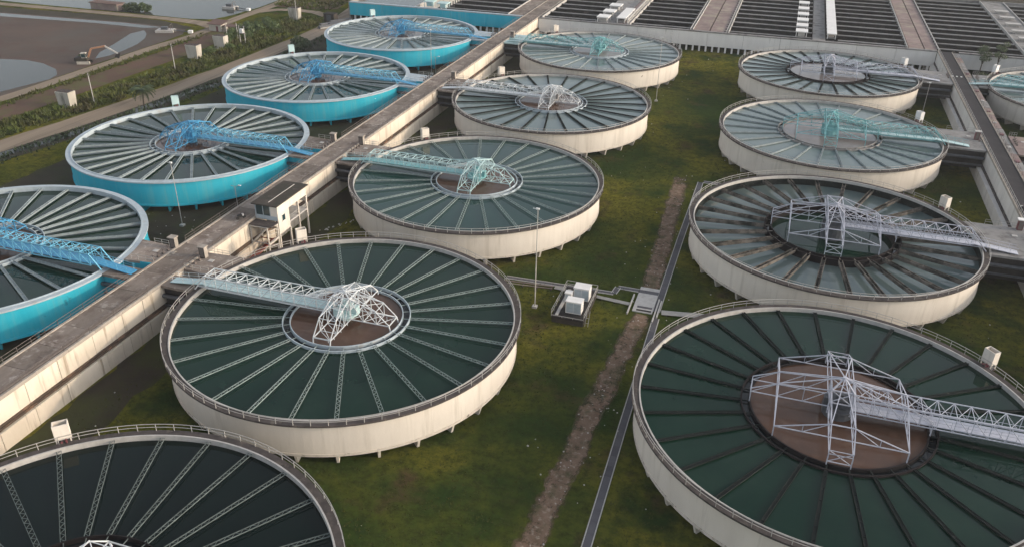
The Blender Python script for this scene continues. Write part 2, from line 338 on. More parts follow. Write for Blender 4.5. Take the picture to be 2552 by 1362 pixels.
TM = {k: tank_meshes(k) for k in 'ARB'}; TM['C'] = TM['R']

def trough_mesh(style, r0, r1, ri, zt):
    m = MB()
    if style.startswith('lattice'):
        for s_ in (-1, 1): m.box(r0, r1, s_ * .25 - .022, s_ * .25 + .022, zt - .11, zt)
        n = 17; L_ = (r1 - r0) / n
        for k in range(n):
            a = r0 + k * L_
            m.bar((a, -.23, zt - .01), (a + L_ / 2, .23, zt - .01), .045, .03); m.bar((a + L_ / 2, .23, zt - .01), (a + L_, -.23, zt - .01), .045, .03)
        m.box(ri, r0, -.04, .04, zt - .16, zt - .08)
        return m.mesh('trough', 'trough_pale' if style == 'lattice' else 'trough_vignette')
    if style == 'ladder':
        for s_ in (-1, 1): m.box(r0, r1, s_ * .45 - .06, s_ * .45 + .06, zt - .40, zt)
        for k in range(12):
            a = r0 + (k + .5) * (r1 - r0) / 12; m.box(a - .06, a + .06, -.39, .39, zt - .12, zt - .02)
        return m.mesh('trough', 'trough_pale')
    h, wd, th, mt = {'dark': (.20, .20, .055, 'trough_dark'), 'deep': (.55, .30, .12, 'trough_mud'), 'blue': (.26, .22, .065, 'trough_grey'), 'thin': (.24, .17, .05, 'trough_dark'), 'slim': (.24, .13, .06, 'trough_grey')}[style]
    for s_ in (-1, 1): m.box(r0, r1, s_ * wd - th / 2, s_ * wd + th / 2, zt - h, zt)
    m.box(r0 + .01, r1 - .01, -wd + th / 2, wd - th / 2, zt - h + .02, zt - h + .12)
    for k in range(6):
        a = r0 + (k + .5) * (r1 - r0) / 6; m.box(a - .06, a + .06, -wd + th / 2, wd - th / 2, zt - .13, zt - .03)
    m.box(ri, r0 - .02, -.08, .08, zt - .22, zt - .08)
    return m.mesh('trough', mt)
TR = {}
def make_tank(key, kind, cx, cy, label, style, n, phase, zw, well, group, railing=True, sludge='sludge', zt=6.6, wellring='rim_white', zs=None):
    T = TM[kind]
    root = thing('clarifier_tank', (cx, cy, 0), label, 'water tank', group)
    for nm in ('wall', 'base_ring', 'floor_slab', 'walkway', 'kerb'): put(nm, T[nm], root)
    if railing and 'railing' in T: put('railing', T['railing'], root)
    for k in range(30):
        put('column', T['column'], root, rz=R(6 + 12 * k))
    for k in range(15): put('inner_column', T['inner_column'], root, rz=R(12 + 24 * k))
    wi, wo = well
    if key in ('R3', 'R4', 'A4'): sludge = 'sludge_sky_pale'
    part('water', MB().disc(24.94 if key != 'R2' else 24.79, zw, 120, wo), {'R3': 'water_pale', 'R4': 'water_pale', 'A4': 'water_pale', 'C4': 'water_pale', 'A3': 'water_pale', 'A0': 'water_vignette', 'A2': 'water_mid', 'R2': 'water_pale', 'B3': 'water_mid', 'B4': 'water_pale'}.get(key, 'water'), root)
    part('launder_water', MB().disc(wo - .06, zw - .12, 96, wi + .06), 'water_dark', root)
    zs = zs if zs is not None else zw + .08
    part('sludge_pool', MB().disc(wi - .06, zs, 96), sludge, root)
    ww = .13 if kind != 'R' else .2
    part('well_ring', MB().ring(wo - ww, wo, zw - 1.0, zt + .03, 96), wellring, root)
    part('well_ring', MB().ring(wi - ww, wi, zw - 1.0, zt + .06, 96), wellring, root)
    if key == 'R2':
        part('inner_liner', MB().ring(24.80, 24.945, zw - 1, 6.28, 144), 'trough_dark', root)
    kk = (style, well, zt)
    if kk not in TR: TR[kk] = trough_mesh(style, wo, 24.86, wi, zt)
    for k in range(n): put('trough', TR[kk], root, rz=R(phase + 360 / n * k))
    return root

XB, XA, XR, XC = -124.0, -55.3, 14.1, 83.0
YS = [38.5, 94.2, 150.6, 207.4, 264.6]
gA, gB, gR = 'cream clarifier tanks left of the grass strip', 'blue clarifier tanks', 'cream clarifier tanks right of the grass strip'
WA, WB, WR = (8.35, 9.45), (8.0, 9.1), (10.9, 12.0)
make_tank('A0', 'A', XA, YS[0], 'cream round tank with nearly black water, cut off by the bottom left corner', 'lattice_vignette', 27, 1.3, 6.15, WA, gA, wellring='ring_dark')
make_tank('A1', 'A', XA, YS[1], 'large cream round tank left of centre with dark green water and pale lattice spokes', 'lattice', 27, 1.3, 6.2, WA, gA)
make_tank('A2', 'A', XA, YS[2], 'cream round tank with teal green water behind the light pole and beside the pump house', 'lattice', 27, 1.3, 6.2, WA, gA)
make_tank('A3', 'A', XA, YS[3], 'cream tank with grey water and thin dark spokes, touching the dusty walkway', 'thin', 27, 1.3, 6.25, WA, gA)
make_tank('A4', 'A', XA, YS[4], 'small looking cream tank with pale water under a teal tower, before the grey basin wall', 'slim', 27, 1.3, 6.3, WA, gA)
for i, lb in ((1, 'bright blue round tank cut off by the left edge of the photo'), (2, 'bright blue round tank beside the palm, its wall crossed by a tall thin pole'),
              (3, 'bright blue round tank second farthest, between two other blue tanks'), (4, 'farthest bright blue round tank, right below the long blue basin wall')):
    make_tank('B%d' % i, 'B', XB, YS[i], lb, 'blue', 30, 6, 6.0, WB, gB, False, zt=6.5)
make_tank('R1', 'R', XR, YS[1], 'largest cream round tank, bottom right, with dark spokes and a brown centre pool', 'dark', 28, 6.43, 6.22, WR, gR, wellring='ring_dark', zt=6.5)
make_tank('R2', 'R', XR, YS[2], 'half drained cream tank at right with raised mud stained troughs above low water', 'deep', 28, 6.43, 5.0, WR, gR, wellring='ring_dark', sludge='water', zt=6.25, zs=4.9)
make_tank('R3', 'R', XR, YS[3], 'cream tank on the right with pale grey water and a teal tower and bridge', 'slim', 28, 6.43, 6.2, WR, gR, zt=6.5, wellring='slab_grey')
make_tank('R4', 'R', XR, YS[4], 'right hand cream tank nearest the grey basin wall, black spokes on pale water', 'dark', 28, 6.43, 6.2, WR, gR, wellring='ring_dark', zt=6.5)
make_tank('C4', 'C', XC, YS[4], 'cream tank right of the asphalt road, cut off by the right edge of the photo', 'slim', 28, 6.43, 6.2, WR, gR, zt=6.5, wellring='slab_grey')

# ------------------------------------------------------------------ truss bridges with their centre towers (canonical: bridge runs along +x)
def lattice_box(m, chords, cw, bw, panels, top=True, bottom=False):
    """chords: function u -> (hw, zb, zt); panels: list of u stations"""
    for a, b in zip(panels[:-1], panels[1:]):
        ha, ba, ta = chords(a); hb, bb, tb = chords(b)
        for s_ in (-1, 1):
            m.bar((a, s_ * ha, ba), (b, s_ * hb, bb), cw); m.bar((a, s_ * ha, ta), (b, s_ * hb, tb), cw)
            if ta - ba > .25: m.bar((a, s_ * ha, ba + cw / 2), (a, s_ * ha, ta - cw / 2), bw)
            m.bar((a, s_ * ha, ta), (b, s_ * hb, bb), bw)
        if top:
            m.bar((a, -ha, ta), (a, ha, ta), bw); m.bar((a, -ha, ta), (b, hb, tb), bw * .8)
        if bottom: m.bar((a, -ha, ba), (a, ha, ba), bw); m.bar((a, -ha, ba), (b, hb, bb), bw * .8)
    u = panels[-1]; h_, b_, t_ = chords(u)
    for s_ in (-1, 1):
        if t_ - b_ > .25: m.bar((u, s_ * h_, b_), (u, s_ * h_, t_), bw)
    m.bar((u, -h_, t_), (u, h_, t_), bw); m.bar((u, -h_, b_), (u, h_, b_), bw)

BR = {}
def bridge_meshes(typ, c_truss, c_deck, c_tower, c_hub):
    d = {}
    if typ == 'R':
        hw, ztop, zin, r_in, r_out, r_foot = 1.5, 9.9, 10.2, 1.6, 22.7, 25.4
    else:
        hw, ztop, zin, r_in, r_out, r_foot = 1.35, 9.62, 9.62, 2.2, 23.5, 25.5
    st = MB(); N = 11
    pn = [r_in + (r_out - r_in) * k / N for k in range(N + 1)]
    lattice_box(st, lambda u: (hw, 7.62 if typ != 'R' else 7.72, ztop), .125 if typ != 'R' else .11, .085 if typ != 'R' else .075, pn)
    d['side_truss'] = st.mesh('side_truss', c_truss)
    for nm, s_ in (('end_post', 1),):
        d['end_post'] = MB().bar((r_out, 0, ztop), (r_foot, 0, 7.05), .16).mesh('end_post', c_truss)
    d['deck'] = MB().box(r_in, r_out + .6, -1.02, 1.02, 7.70, 7.80).mesh('deck', c_deck)
    gw = MB().quad8([(r_out + .62, -.8, 7.68), (30.6, -.8, 6.92), (30.6, .8, 6.92), (r_out + .62, .8, 7.68), (r_out + .62, -.8, 7.82), (30.6, -.8, 7.02), (30.6, .8, 7.02), (r_out + .62, .8, 7.82)])
    d['gangway'] = gw.mesh('gangway', c_deck)
    hr = MB()
    for s_ in (-1, 1):
        for z in (8.35, 8.8): hr.bar((r_in, s_ * .98, z), (r_out + .6, s_ * .98, z), .05); hr.bar((r_out + .6, s_ * .78, z), (30.4, s_ * .78, z - .8), .045)
        k = r_in + .5
        while k < r_out + .6: hr.bar((k, s_ * .98, 7.8), (k, s_ * .98, 8.8), .05); k += 1.8
        for q in range(4):
            x = r_out + .8 + q * 1.9; zz = 7.80 - (x - r_out - .6) * .115; hr.bar((x, s_ * .78, zz), (x, s_ * .78, zz + 1.0), .05)
    d['handrail'] = hr.mesh('handrail', c_truss)
    # pipes carried under the deck
    pp = MB(); pp.cyl((r_in, .55, 7.45), (r_out + 2.0, .55, 7.2), .16, n=8); pp.cyl((r_in, -.45, 7.5), (r_out + 2.0, -.45, 7.25), .10, n=8)
    d['pipe'] = pp.mesh('pipe', c_truss)
    # hub
    hb = MB(); hb.cyl((0, 0, 7.25), (0, 0, 7.5), 2.0, n=20); hb.box(-.9, .9, -.9, .9, 7.5, 8.7); hb.cyl((0, 0, 8.7), (0, 0, 9.4), .5, n=10)
    hb.cyl((0, 0, 4.4 if typ == 'R' else 5.5), (0, 0, 7.25), 1.9 if typ == 'R' else 1.0, n=14)
    hb.box(-1.9, -1.0, -.5, .5, 7.5, 8.6); hb.box(.2, 1.2, 1.0, 1.7, 7.5, 8.4)
    d['hub'] = hb.mesh('hub', c_hub)
    # platform rail round the hub
    a = MB()
    if typ != 'R':
        def ch(u):
            zt = 10.5 - (u - 1.2) * (1.4 / 4.3) if u <= 5.5 else 9.1 - (u - 5.5) * (1.95 / 2.0)
            return (1.35, 7.05, zt)
        lattice_box(a, ch, .115, .08, [1.35, 3.4, 5.5, 7.5], True, True)
        for s_ in (-1, 1): a.bar((7.5, s_ * 1.35, 7.1), (7.7, s_ * 1.35, 6.2), .14)
        for k in range(6): a.bar((2 + k, 1.1 - .4 * (k % 2), 7.0), (2 + k, 1.1 - .4 * (k % 2), 6.3), .07)
    else:
        def ch(u):
            zt = 10.4 - (u - 1.35) * (.5 / 6.3) if u <= 7.65 else 9.9 - (u - 7.65) * (1.4 / 3.2)
            return (1.35, 8.0, zt)
        lattice_box(a, ch, .105, .07, [1.35, 4.5, 7.65, 10.8], False, False)
        a.bar((7.65, -1.35, 9.9), (7.65, 1.35, 9.9), .12); a.bar((7.65, -1.35, 8), (7.65, 1.35, 8), .12)
        for s_ in (-1, 1): a.bar((10.8, s_ * 1.35, 8), (10.8, s_ * 1.35, 6.4), .12)
        a.bar((10.8, -1.35, 8.5), (10.8, 1.35, 6.9), .07); a.bar((10.8, 1.35, 8.5), (10.8, -1.35, 6.9), .07); a.bar((10.8, -1.35, 6.9), (10.8, 1.35, 6.9), .09)
    d['arm'] = a.mesh('arm', c_tower)
    pk = MB(); zp = 10.85 if typ != 'R' else 11.7; zc = 10.45
    cr = MB()
    for sx in (-1, 1):
        for sy in (-1, 1):
            pk.bar((sx * 1.35, sy * 1.35, 7.0), (sx * 1.35, sy * 1.35, zc), .16); pk.bar((sx * 1.35, sy * 1.35, zc), (0, 0, zp), .16)
            pk.bar((sx * 1.35, sy * 1.35, zc), (sx * 1.35, -sy * 1.35, 8.6), .1); pk.bar((sx * 1.35, sy * 1.35, zc), (-sx * 1.35, sy * 1.35, 8.6), .1)
    for s_ in (-1, 1):
        pk.bar((s_ * 1.35, -1.35, zc), (s_ * 1.35, 1.35, zc), .14); pk.bar((-1.35, s_ * 1.35, zc), (1.35, s_ * 1.35, zc), .14)
        for z in (8.6,): pk.bar((s_ * 1.35, -1.35, z), (s_ * 1.35, 1.35, z), .12); pk.bar((-1.35, s_ * 1.35, z), (1.35, s_ * 1.35, z), .12)
    far = 5.5 if typ != 'R' else 7.65; zf = 9.1 if typ != 'R' else 9.9
    for ax in range(4):
        c, s_ = [(1, 0), (0, 1), (-1, 0), (0, -1)][ax]
        if typ != 'R' and ax == 0: continue
        for q in (-1.35, 1.35): pk.bar((0, 0, zp), (c * far - s_ * q, s_ * far + c * q, zf + .1), .11)
    for q in (-1, 1): pk.bar((0, 0, zp), (r_in + 3.6, q * hw, ztop), .11)
    pk.cyl((0, 0, zp - .3), (0, 0, zp + .12), .28, n=8)
    d['mast'] = pk.mesh('mast', c_tower)
    if typ == 'R':
        q = 7.65; f = MB()  # corner brace: node at (q,q), tapered truss towards the arm along x at u=q
        for s1 in (1,):
            f.bar((q, q, 8), (q, 1.35, 9.9), .11); f.bar((q, q, 8), (q, 1.35, 8.0), .11); f.bar((q, 4.4, 8.0), (q, 4.4, 8.97), .07); f.bar((q, 4.4, 8), (q, 1.35, 9.9), .07)
            f.bar((q, q, 8), (1.35, q, 9.9), .11); f.bar((q, q, 8), (1.35, q, 8.0), .11); f.bar((4.4, q, 8.0), (4.4, q, 8.97), .07); f.bar((4.4, q, 8), (1.35, q, 9.9), .07)
            f.bar((q, q, 8.05), (q, q, 6.2), .12)
        d['corner_brace'] = f.mesh('corner_brace', c_tower)
    return d
def make_bridge(typ, cx, cy, rz, label, cols, group='truss bridges with centre towers', lift=0.0):
    k = (typ,) + cols
    if k not in BR: BR[k] = bridge_meshes(typ, *cols)
    d = BR[k]; hw = 1.5 if typ == 'R' else 1.35
    root = thing('truss_bridge', (cx, cy, 0), label, 'bridge', group, R(rz))
    for nm in ('side_truss', 'deck', 'gangway', 'handrail', 'pipe'): put(nm, d[nm], root)
    for s_ in (-1, 1): put('end_post', d['end_post'], root, (0, s_ * hw, 0))
    tw = thing('tower', (0, 0, lift), '', ''); tw.parent = root
    for q in ('label', 'category'): del tw[q]
    put('mast', d['mast'], tw); put('hub', d['hub'], tw)
    for a in ((90, 180, 270) if typ != 'R' else (0, 90, 180, 270)): put('arm', d['arm'], tw, rz=R(a))
    if typ == 'R':
        for a in (0, 90, 180, 270): put('corner_brace', d['corner_brace'], tw, rz=R(a))
    return root
W_, PT, TL, BL, LB, LV = 'steel_white', 'steel_paleteal', 'steel_teal', 'steel_blue', 'steel_ltblue', 'steel_lav'
make_bridge('A', XA, YS[0], 180, 'white truss tower top poking up at the bottom edge over black water', (W_, PT, W_, PT), lift=.55)
make_bridge('A', XA, YS[1], 180, 'white truss bridge with pale teal deck on the large tank left of centre', (W_, PT, W_, PT))
make_bridge('A', XA, YS[2], 180, 'pale teal truss bridge with teal hub on the tank behind the light pole', (PT, TL, PT, TL))
make_bridge('A', XA, YS[3], 180, 'white truss bridge and tower on the tank with grey water beside the dusty walkway', (W_, W_, W_, 'slab_grey'))
make_bridge('A', XA, YS[4], 180, 'teal truss bridge on the small pale tank left of the grass strip', (TL, PT, TL, TL))
for i, lb in ((1, 'bright blue truss bridge cut off by the left edge of the photo'), (2, 'bright blue truss bridge on the blue tank crossed by a tall lamp pole'),
              (3, 'blue truss bridge on the second farthest blue tank'), (4, 'blue truss bridge on the farthest blue tank below the blue basin wall')):
    make_bridge('B', XB, YS[i], 0, lb, (LB, BL, BL, BL))
make_bridge('R', XR, YS[1], 0, 'large white truss bridge with four armed frame over the brown pool at bottom right', (LV, LV, LV, 'dark_steel'))
make_bridge('R', XR, YS[2], 0, 'white and lavender truss bridge over the half drained tank with raised troughs', (LV, LV, LV, 'dark_steel'))
make_bridge('R', XR, YS[3], 0, 'teal truss bridge reaching the asphalt road on the right', (TL, PT, TL, TL))
make_bridge('R', XR, YS[4], 0, 'grey lavender truss bridge on the right hand tank nearest the basin wall', (LV, LV, LV, 'dark_steel'))
make_bridge('R', XC, YS[4], 180, 'teal truss bridge right of the asphalt road, cut off by the right edge', (TL, PT, TL, TL))

# ------------------------------------------------------------------ left channel with dusty walkway on top
CH0, CH1 = -92.6, -86.9
chan = thing('water_channel', (-89.75, 140, 0), 'long raised concrete water channel with dusty walkway between blue and cream tanks', 'water channel')
def rel(o): o.location = o.location - Vector((-89.75, 140, 0)); return o
rel(part('body', MB().box(CH0 + .35, CH1 - .45, -20, 303, 0, 6.55), 'dark', chan))
y = -20.0
def joint_y(y0, y1, a, b, gaps=()):
    out = []; y = y0
    while y < y1 - .1:
        l = min(random.uniform(a, b), y1 - y)
        if y1 - y - l < 2: l = y1 - y
        out.append((y, y + l)); y += l
    return out
for a, b in joint_y(-20, 303, 3.6, 6.6):
    rel(part('wall_panel', MB().box(CH1 - .45, CH1 + random.uniform(-.015, .015), a + .04, b - .04, 3.45, 6.55), 'chan', chan))
    rel(part('wall_panel', MB().box(CH1 - .45, CH1 + .62 + random.uniform(-.015, .015), a + .04, b - .04, 0, 2.72), 'chan', chan))
    rel(part('wall_panel', MB().box(CH0, CH0 + .35, a + .04, b - .04, 0, 6.55), 'chan', chan))
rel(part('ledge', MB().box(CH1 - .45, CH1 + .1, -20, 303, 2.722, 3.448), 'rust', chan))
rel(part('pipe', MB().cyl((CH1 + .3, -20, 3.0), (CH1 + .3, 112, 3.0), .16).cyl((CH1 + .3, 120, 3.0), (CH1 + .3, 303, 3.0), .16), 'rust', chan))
sl_i = 0
for a, b in joint_y(-20, 402, 4.6, 6.4):
    dz = random.uniform(-.012, .012)
    rel(part('deck_slab', MB().box(CH0 + .32, CH1 - .32, a + .03, b - .03, 6.56, 6.90 + dz), 'deck', chan))
    rel(part('kerb', MB().box(CH0 - .05, CH0 + .30, a + .02, b - .02, 6.56, 7.08 + dz), 'kerb', chan))
    rel(part('kerb', MB().box(CH1 - .30, CH1 + .05, a + .02, b - .02, 6.56, 7.08 + dz), 'kerb', chan))
def line_rail(x, y0, y1, z, step=2.4, h=1.0, wd=.05):
    m = MB()
    for zz in (z + h, z + h * .5): m.bar((x, y0, zz), (x, y1, zz), wd)
    n = max(1, int((y1 - y0) / step))
    for k in range(n + 1): m.bar((x, y0 + (y1 - y0) * k / n, z), (x, y0 + (y1 - y0) * k / n, z + h), wd)
    return m
for x in (CH0 + .1, CH1 - .1):
    yy = [-20] + [q for c in YS for q in (c - 2.2, c + 12)] + [303]
    for a, b in zip(yy[0::2], yy[1::2]):
        if b > a: rel(part('railing', line_rail(x, a, b, 7.05), 'rail_dark', chan))
cp = MB()
for q, r_ in ((.75, .09), (1.0, .06), (1.25, .07)): cp.cyl((CH1 - q, -20, 6.99), (CH1 - q, 118, 6.99), r_, n=6)
cp.cyl((CH1 - .85, 130, 6.99), (CH1 - .85, 300, 6.99), .09, n=6)
rel(part('cable_pipes', cp, 'rail_dark', chan))
for i in range(26):
    x = CH0 + random.choice([.55, .7, 4.9, 5.1]); yy = random.uniform(40, 290); s_ = random.uniform(.25, .6)
    rel(part('cover', MB().box(x - s_ / 2, x + s_ / 2, yy - s_, yy + s_, 6.9, 7.02), 'kerb', chan))

# platforms that join the channel or the road to a tank
def platform(label, chx, cx, cy, side, m, m2, fascia=None, full=False):
    """side: direction from channel to the tank (+1 / -1)"""
    root = thing('access_platform', (chx, cy, 0), label, 'platform', 'platforms joining tanks to the walkways')
    def arc(y0, y1, r=26.03, n=10):
        return [(cx - chx - side * math.sqrt(r * r - (y0 + (y1 - y0) * k / n) ** 2), y0 + (y1 - y0) * k / n) for k in range(n + 1)]
    def slab(y0, y1, a0=None, a1=None):
        pts = [(0.06 * side, y0)] + arc(a0 if a0 is not None else y0, a1 if a1 is not None else y1) + [(0.06 * side, y1)]
        if side < 0: pts = pts[::-1]
        return pts
    if full:
        part('slab', MB().prism(slab(-1.9, 11.5), 6.42, 6.84), m, root)
    else:
        part('slab', MB().prism(slab(3.9, 10.0, 3.3, 10.4), 6.42, 6.84), m, root)
        part('slab', MB().prism(slab(-1.9, 1.6), 6.42, 6.84), m, root)
    L_ = abs(cx - chx) - 25.5
    part('culvert', MB().box(*sorted((.1 * side, side * L_)), -1.3, 1.3, 2.2, 6.4), m2, root)
    part('culvert_pipe', MB().cyl((.1 * side, -1.75, 4.9), (side * (L_ + .2), -1.75, 4.9), .35, n=12).cyl((.1 * side, -1.7, 3.2), (side * (L_ + .2), -1.7, 3.2), .22, n=10), 'dark_steel', root)
    if fascia:
        part('fascia', MB().box(*sorted((.1 * side, side * (L_ * .75))), 3.62, 3.80, 5.4, 6.80), fascia, root)
    e = side * (L_ - .8)
    for y_ in ((3.95, 9.9) if not full else (11.4,)):
        rl = MB()
        for z in (7.35, 7.8): rl.bar((.2 * side, y_, z), (e * .9, y_, z), .05)
        for k in range(4): rl.bar((.2 * side + (e * .9 - .2 * side) * k / 3, y_, 6.84), (.2 * side + (e * .9 - .2 * side) * k / 3, y_, 7.8), .05)
        part('railing', rl, 'rail', root)
    vm = MB()
    for k in range(4):
        x = side * (.7 + .0 * k); yv = 4.6 + k * 1.25
        vm.cyl((x, yv, 6.84), (x, yv, 7.7), .07, n=6); vm.cyl((x - .25, yv, 7.7), (x + .25, yv, 7.7), .06, n=6); vm.box(x - .2, x + .2, yv - .2, yv + .2, 6.84, 7.15)
    part('valves', vm, 'rail_dark', root)
    hm = MB(); hm.box(side * 2.6 - .45, side * 2.6 + .45, 7.2, 8.0, 6.85, 6.93)
    part('hatch', hm, 'lip', root)
    return root
nmA = {0: 'concrete platform beside the walkway at the bottom left tank, below the frame', 1: 'concrete platform at the walkway end of the white bridge left of centre', 2: 'concrete platform at the walkway by the tank behind the light pole', 3: 'concrete platform at the walkway by the grey water tank', 4: 'greenish platform at the walkway by the small pale tank'}
for i in range(1, 5): platform(nmA[i], CH1, XA, YS[i], 1, 'deck' if i != 4 else 'steel_paleteal', 'dark')
nmB = {1: 'concrete platform with blue side at the blue bridge near the left edge', 2: 'concrete platform at the walkway by the blue tank crossed by a lamp pole', 3: 'pale platform at the walkway by the second farthest blue tank', 4: 'pale platform at the walkway by the farthest blue tank'}
for i in range(1, 5): platform(nmB[i], CH0, XB, YS[i], -1, 'deck' if i < 3 else 'rim_white', 'blue_wall', 'blue_wall')
RD0, RD1 = 48.3, 52.6
nmR = {1: 'grey platform right of the largest tank at bottom right', 2: 'grey platform with hatch beside the half drained tank', 3: 'grey platform by the road at the teal bridge', 4: 'grey platform by the road at the lavender bridge near the basin wall'}
for i in range(1, 5): platform(nmR[i], RD0 - .1, XR, YS[i], -1, 'slab_grey', 'dark', None, True)
platform('pale platform right of the road leading to the tank at the right edge', 54.7, XC, YS[4], 1, 'slab_grey', 'dark', None, True)
platform('pinkish grey platform at the right edge of the photo beyond the road', 54.7, XC, YS[3], 1, 'pink', 'dark', None, True)

# ------------------------------------------------------------------ right channel with asphalt road
rch = thing('road_channel', (50, 140, 0), 'raised concrete channel carrying the dark asphalt road along the right side', 'water channel')
def relr(o): o.location = o.location - Vector((50, 140, 0)); return o
relr(part('body', MB().box(RD0 + .35, RD1 + 2.0, 60, 303, 0, 6.5), 'dark', rch))
relr(part('road_surface', MB().box(RD0 + .28, RD1 - .2, 60, 302.9, 6.52, 6.88), 'asphalt', rch))
for a, b in joint_y(60, 302.9, 5.6, 6.6):
    relr(part('wall_panel', MB().box(RD0, RD0 + .35, a + .05, b - .05, 3.3, 6.5), 'rdwall', rch))
    relr(part('wall_panel', MB().box(RD0 - 1.15, RD0 + .3, a + .05, b - .05, 0, 2.7), 'rdwall', rch))
    relr(part('kerb', MB().box(RD0 - .02, RD0 + .26, a + .03, b - .03, 6.52, 7.05), 'kerb', rch))
    relr(part('kerb', MB().box(RD1 - .18, RD1 + .02, a + .03, b - .03, 6.52, 7.02), 'kerb', rch))
    relr(part('side_slab', MB().box(RD1 + .06, RD1 + 1.9 + random.uniform(-.1, .1), a + .05, b - .05, 6.45, 6.7 + random.uniform(-.06, .06)), 'pink' if random.random() < .4 else 'slab_grey', rch))
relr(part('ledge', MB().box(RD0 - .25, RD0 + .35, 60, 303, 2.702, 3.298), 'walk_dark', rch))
relr(part('railing', line_rail(RD0 + .1, 60, 302, 7.03), 'rail', rch)); relr(part('railing', line_rail(RD1 - .08, 60, 302, 7.0), 'rail_dark', rch))
for k, x in enumerate((48.9, 50.1, 51.3)):
    tag(part('speed_stud', MB().prism([(-.22, -.35), (.22, -.35), (.22, .35), (-.22, .35)], 0, .12), 'white', loc=(x, 271.6, 6.88)), ['white block on the road crossing nearest the platform side', 'middle white block of three across the asphalt road', 'white block on the road crossing nearest the far side tank'][k], 'road block', 'white blocks across the asphalt road')
# conduits lying along the road
for k in range(9):
    yy = 200 + k * 9.5
    relr(part('debris', MB().box(53.1, 53.9, yy, yy + random.uniform(.5, 1.4), 6.71, 6.95), 'lip' if k % 2 else 'maroon', rch))

# bare soil under and between the blue tanks and along the foot of the channel
M['soil'] = mat('bare_soil', (0.052, 0.042, 0.029), (0.032, 0.027, 0.019), 0.10, 0.95, stain=(.050, .056, .020), st_scale=.07, st_at=.52, st_soft=.1, rnd=False, bump=.4, bump_scale=2)
def ragged(pts, amp, step=3.0):
    out = []
    for (a, b), (c, d) in zip(pts, pts[1:] + pts[:1]):
        n = max(1, int(math.dist((a, b), (c, d)) / step))
        for k in range(n): out.append((a + (c - a) * k / n + random.uniform(-amp, amp), b + (d - b) * k / n + random.uniform(-amp, amp)))
    return out
struct('bare_soil', MB().flat(ragged([(-157, 40), (-92.8, 40), (-92.8, 302), (-154, 302)], .5), .012), 'soil')
struct('bare_soil', MB().flat(ragged([(-86.2, 30), (-78.5, 30), (-78.5, 302), (-86.2, 302)], 1.0), .012), 'soil')

# ------------------------------------------------------------------ drains, slab crossing, pipes on the grass
def drain(label, pts, wdt=1.05):
    root = thing('drain', (pts[0][0], pts[0][1], 0), label, 'drain', 'covered drains in the grass')
    o = Vector((pts[0][0], pts[0][1]))
    kb = MB()
    for (a, b) in zip(pts[:-1], pts[1:]):
        a = Vector(a) - o; b = Vector(b) - o; L_ = (b - a).length; d = (b - a) / L_; n_ = Vector((-d.y, d.x))
        k = int(L_ / 2.0) or 1
        me = MB().box(.015, L_ / k - .015, -wdt / 2 + .1, wdt / 2 - .1, 0, .07).mesh('drain_cover', 'drain')
        for i in range(k):
            p = a + d * (L_ * i / k); put('drain_cover', me, root, (p.x, p.y, random.uniform(-.006, .01)), math.atan2(d.y, d.x))
        for s_ in (-1, 1):
            p = a + n_ * s_ * wdt / 2; q = b + n_ * s_ * wdt / 2; kb.bar((p.x, p.y, .04), (q.x, q.y, .04), .13, .14)
    part('kerb', kb, 'lip', root)
    return root
drain('straight grey drain with pale edges along the gravel path, running to the bottom edge', [(-11.6, 40), (-12.3, 90), (-12.6, 119.5)])
drain('straight grey drain with pale edges running up beside the half drained tank', [(-12.9, 121.6), (-12.9, 150), (-12.6, 181)], 1.15)
drain('short cross drain at the corner behind the half drained tank', [(-12.0, 181.5), (-6.5, 181.5)])
drain('stepped grey drain from the large cream tank to the slab crossing', [(-40.2, 124.6), (-20.9, 125.3), (-20.6, 127.7), (-16.9, 127.7)], .95)
cr = thing('crossing_slab', (-14.9, 124.5, 0), 'white concrete slab crossing where gravel path meets the drains', 'slab')
part('slab', MB().box(-1.9, 1.45, -3.9, 2.4, .0, .16), 'lip', cr)
part('slab', MB().box(-1.9, 1.45, 3.6, 4.6, .0, .15), 'lip', cr)
part('channel_cover', MB().box(-1.9, 1.45, 2.45, 3.55, .0, .12), 'drain', cr)
part('grate', MB().box(-1.3, 1.2, -2.6, -2.0, .161, .19), 'drain', cr); part('grate', MB().box(-1.3, 1.2, -3.6, -3.1, .161, .19), 'dark', cr)
for x, a, b in ((-2.5, -5.2, 1.4), (1.9, -6.6, 1.0), (2.35, -5.0, .6)): part('kerb', MB().box(x - .11, x + .11, a, b, 0, .34), 'lip', cr)
def pipes(label, p, q, n, gap=.24, r_=.075, m='lip'):
    root = thing('pipe_run', (p[0], p[1], 0), label, 'pipes', 'pipe runs on the grass')
    d = (Vector(q) - Vector(p)); L_ = d.length; d /= L_; nn = Vector((-d.y, d.x))
    for k in range(n):
        o = nn * gap * (k - (n - 1) / 2); part('pipe', MB().cyl((o.x, o.y, .26), (o.x + d.x * L_, o.y + d.y * L_, .26), r_, n=6), m, root)
    sp = MB(); k = 1.0
    while k < L_: c = d * k; sp.bar((c.x - nn.x * n * gap / 2, c.y - nn.y * n * gap / 2, .1), (c.x + nn.x * n * gap / 2, c.y + nn.y * n * gap / 2, .1), .16, .18); k += 2.5
    part('sleepers', sp, 'walk_dark', root)
pipes('thin pale pipes on the grass between the fenced cabinets and the slab crossing', (-31, 123.6), (-17.6, 122.4), 4)
pipes('bundle of thin pipes on the grass between the slab crossing and the right hand tank', (-12.0, 121.4), (-5.0, 122.6), 6)
pipes('pinkish pipes on the grass leading to the large cream tank', (-40, 122.6), (-31.3, 123.4), 2, .8, .09, 'pink')

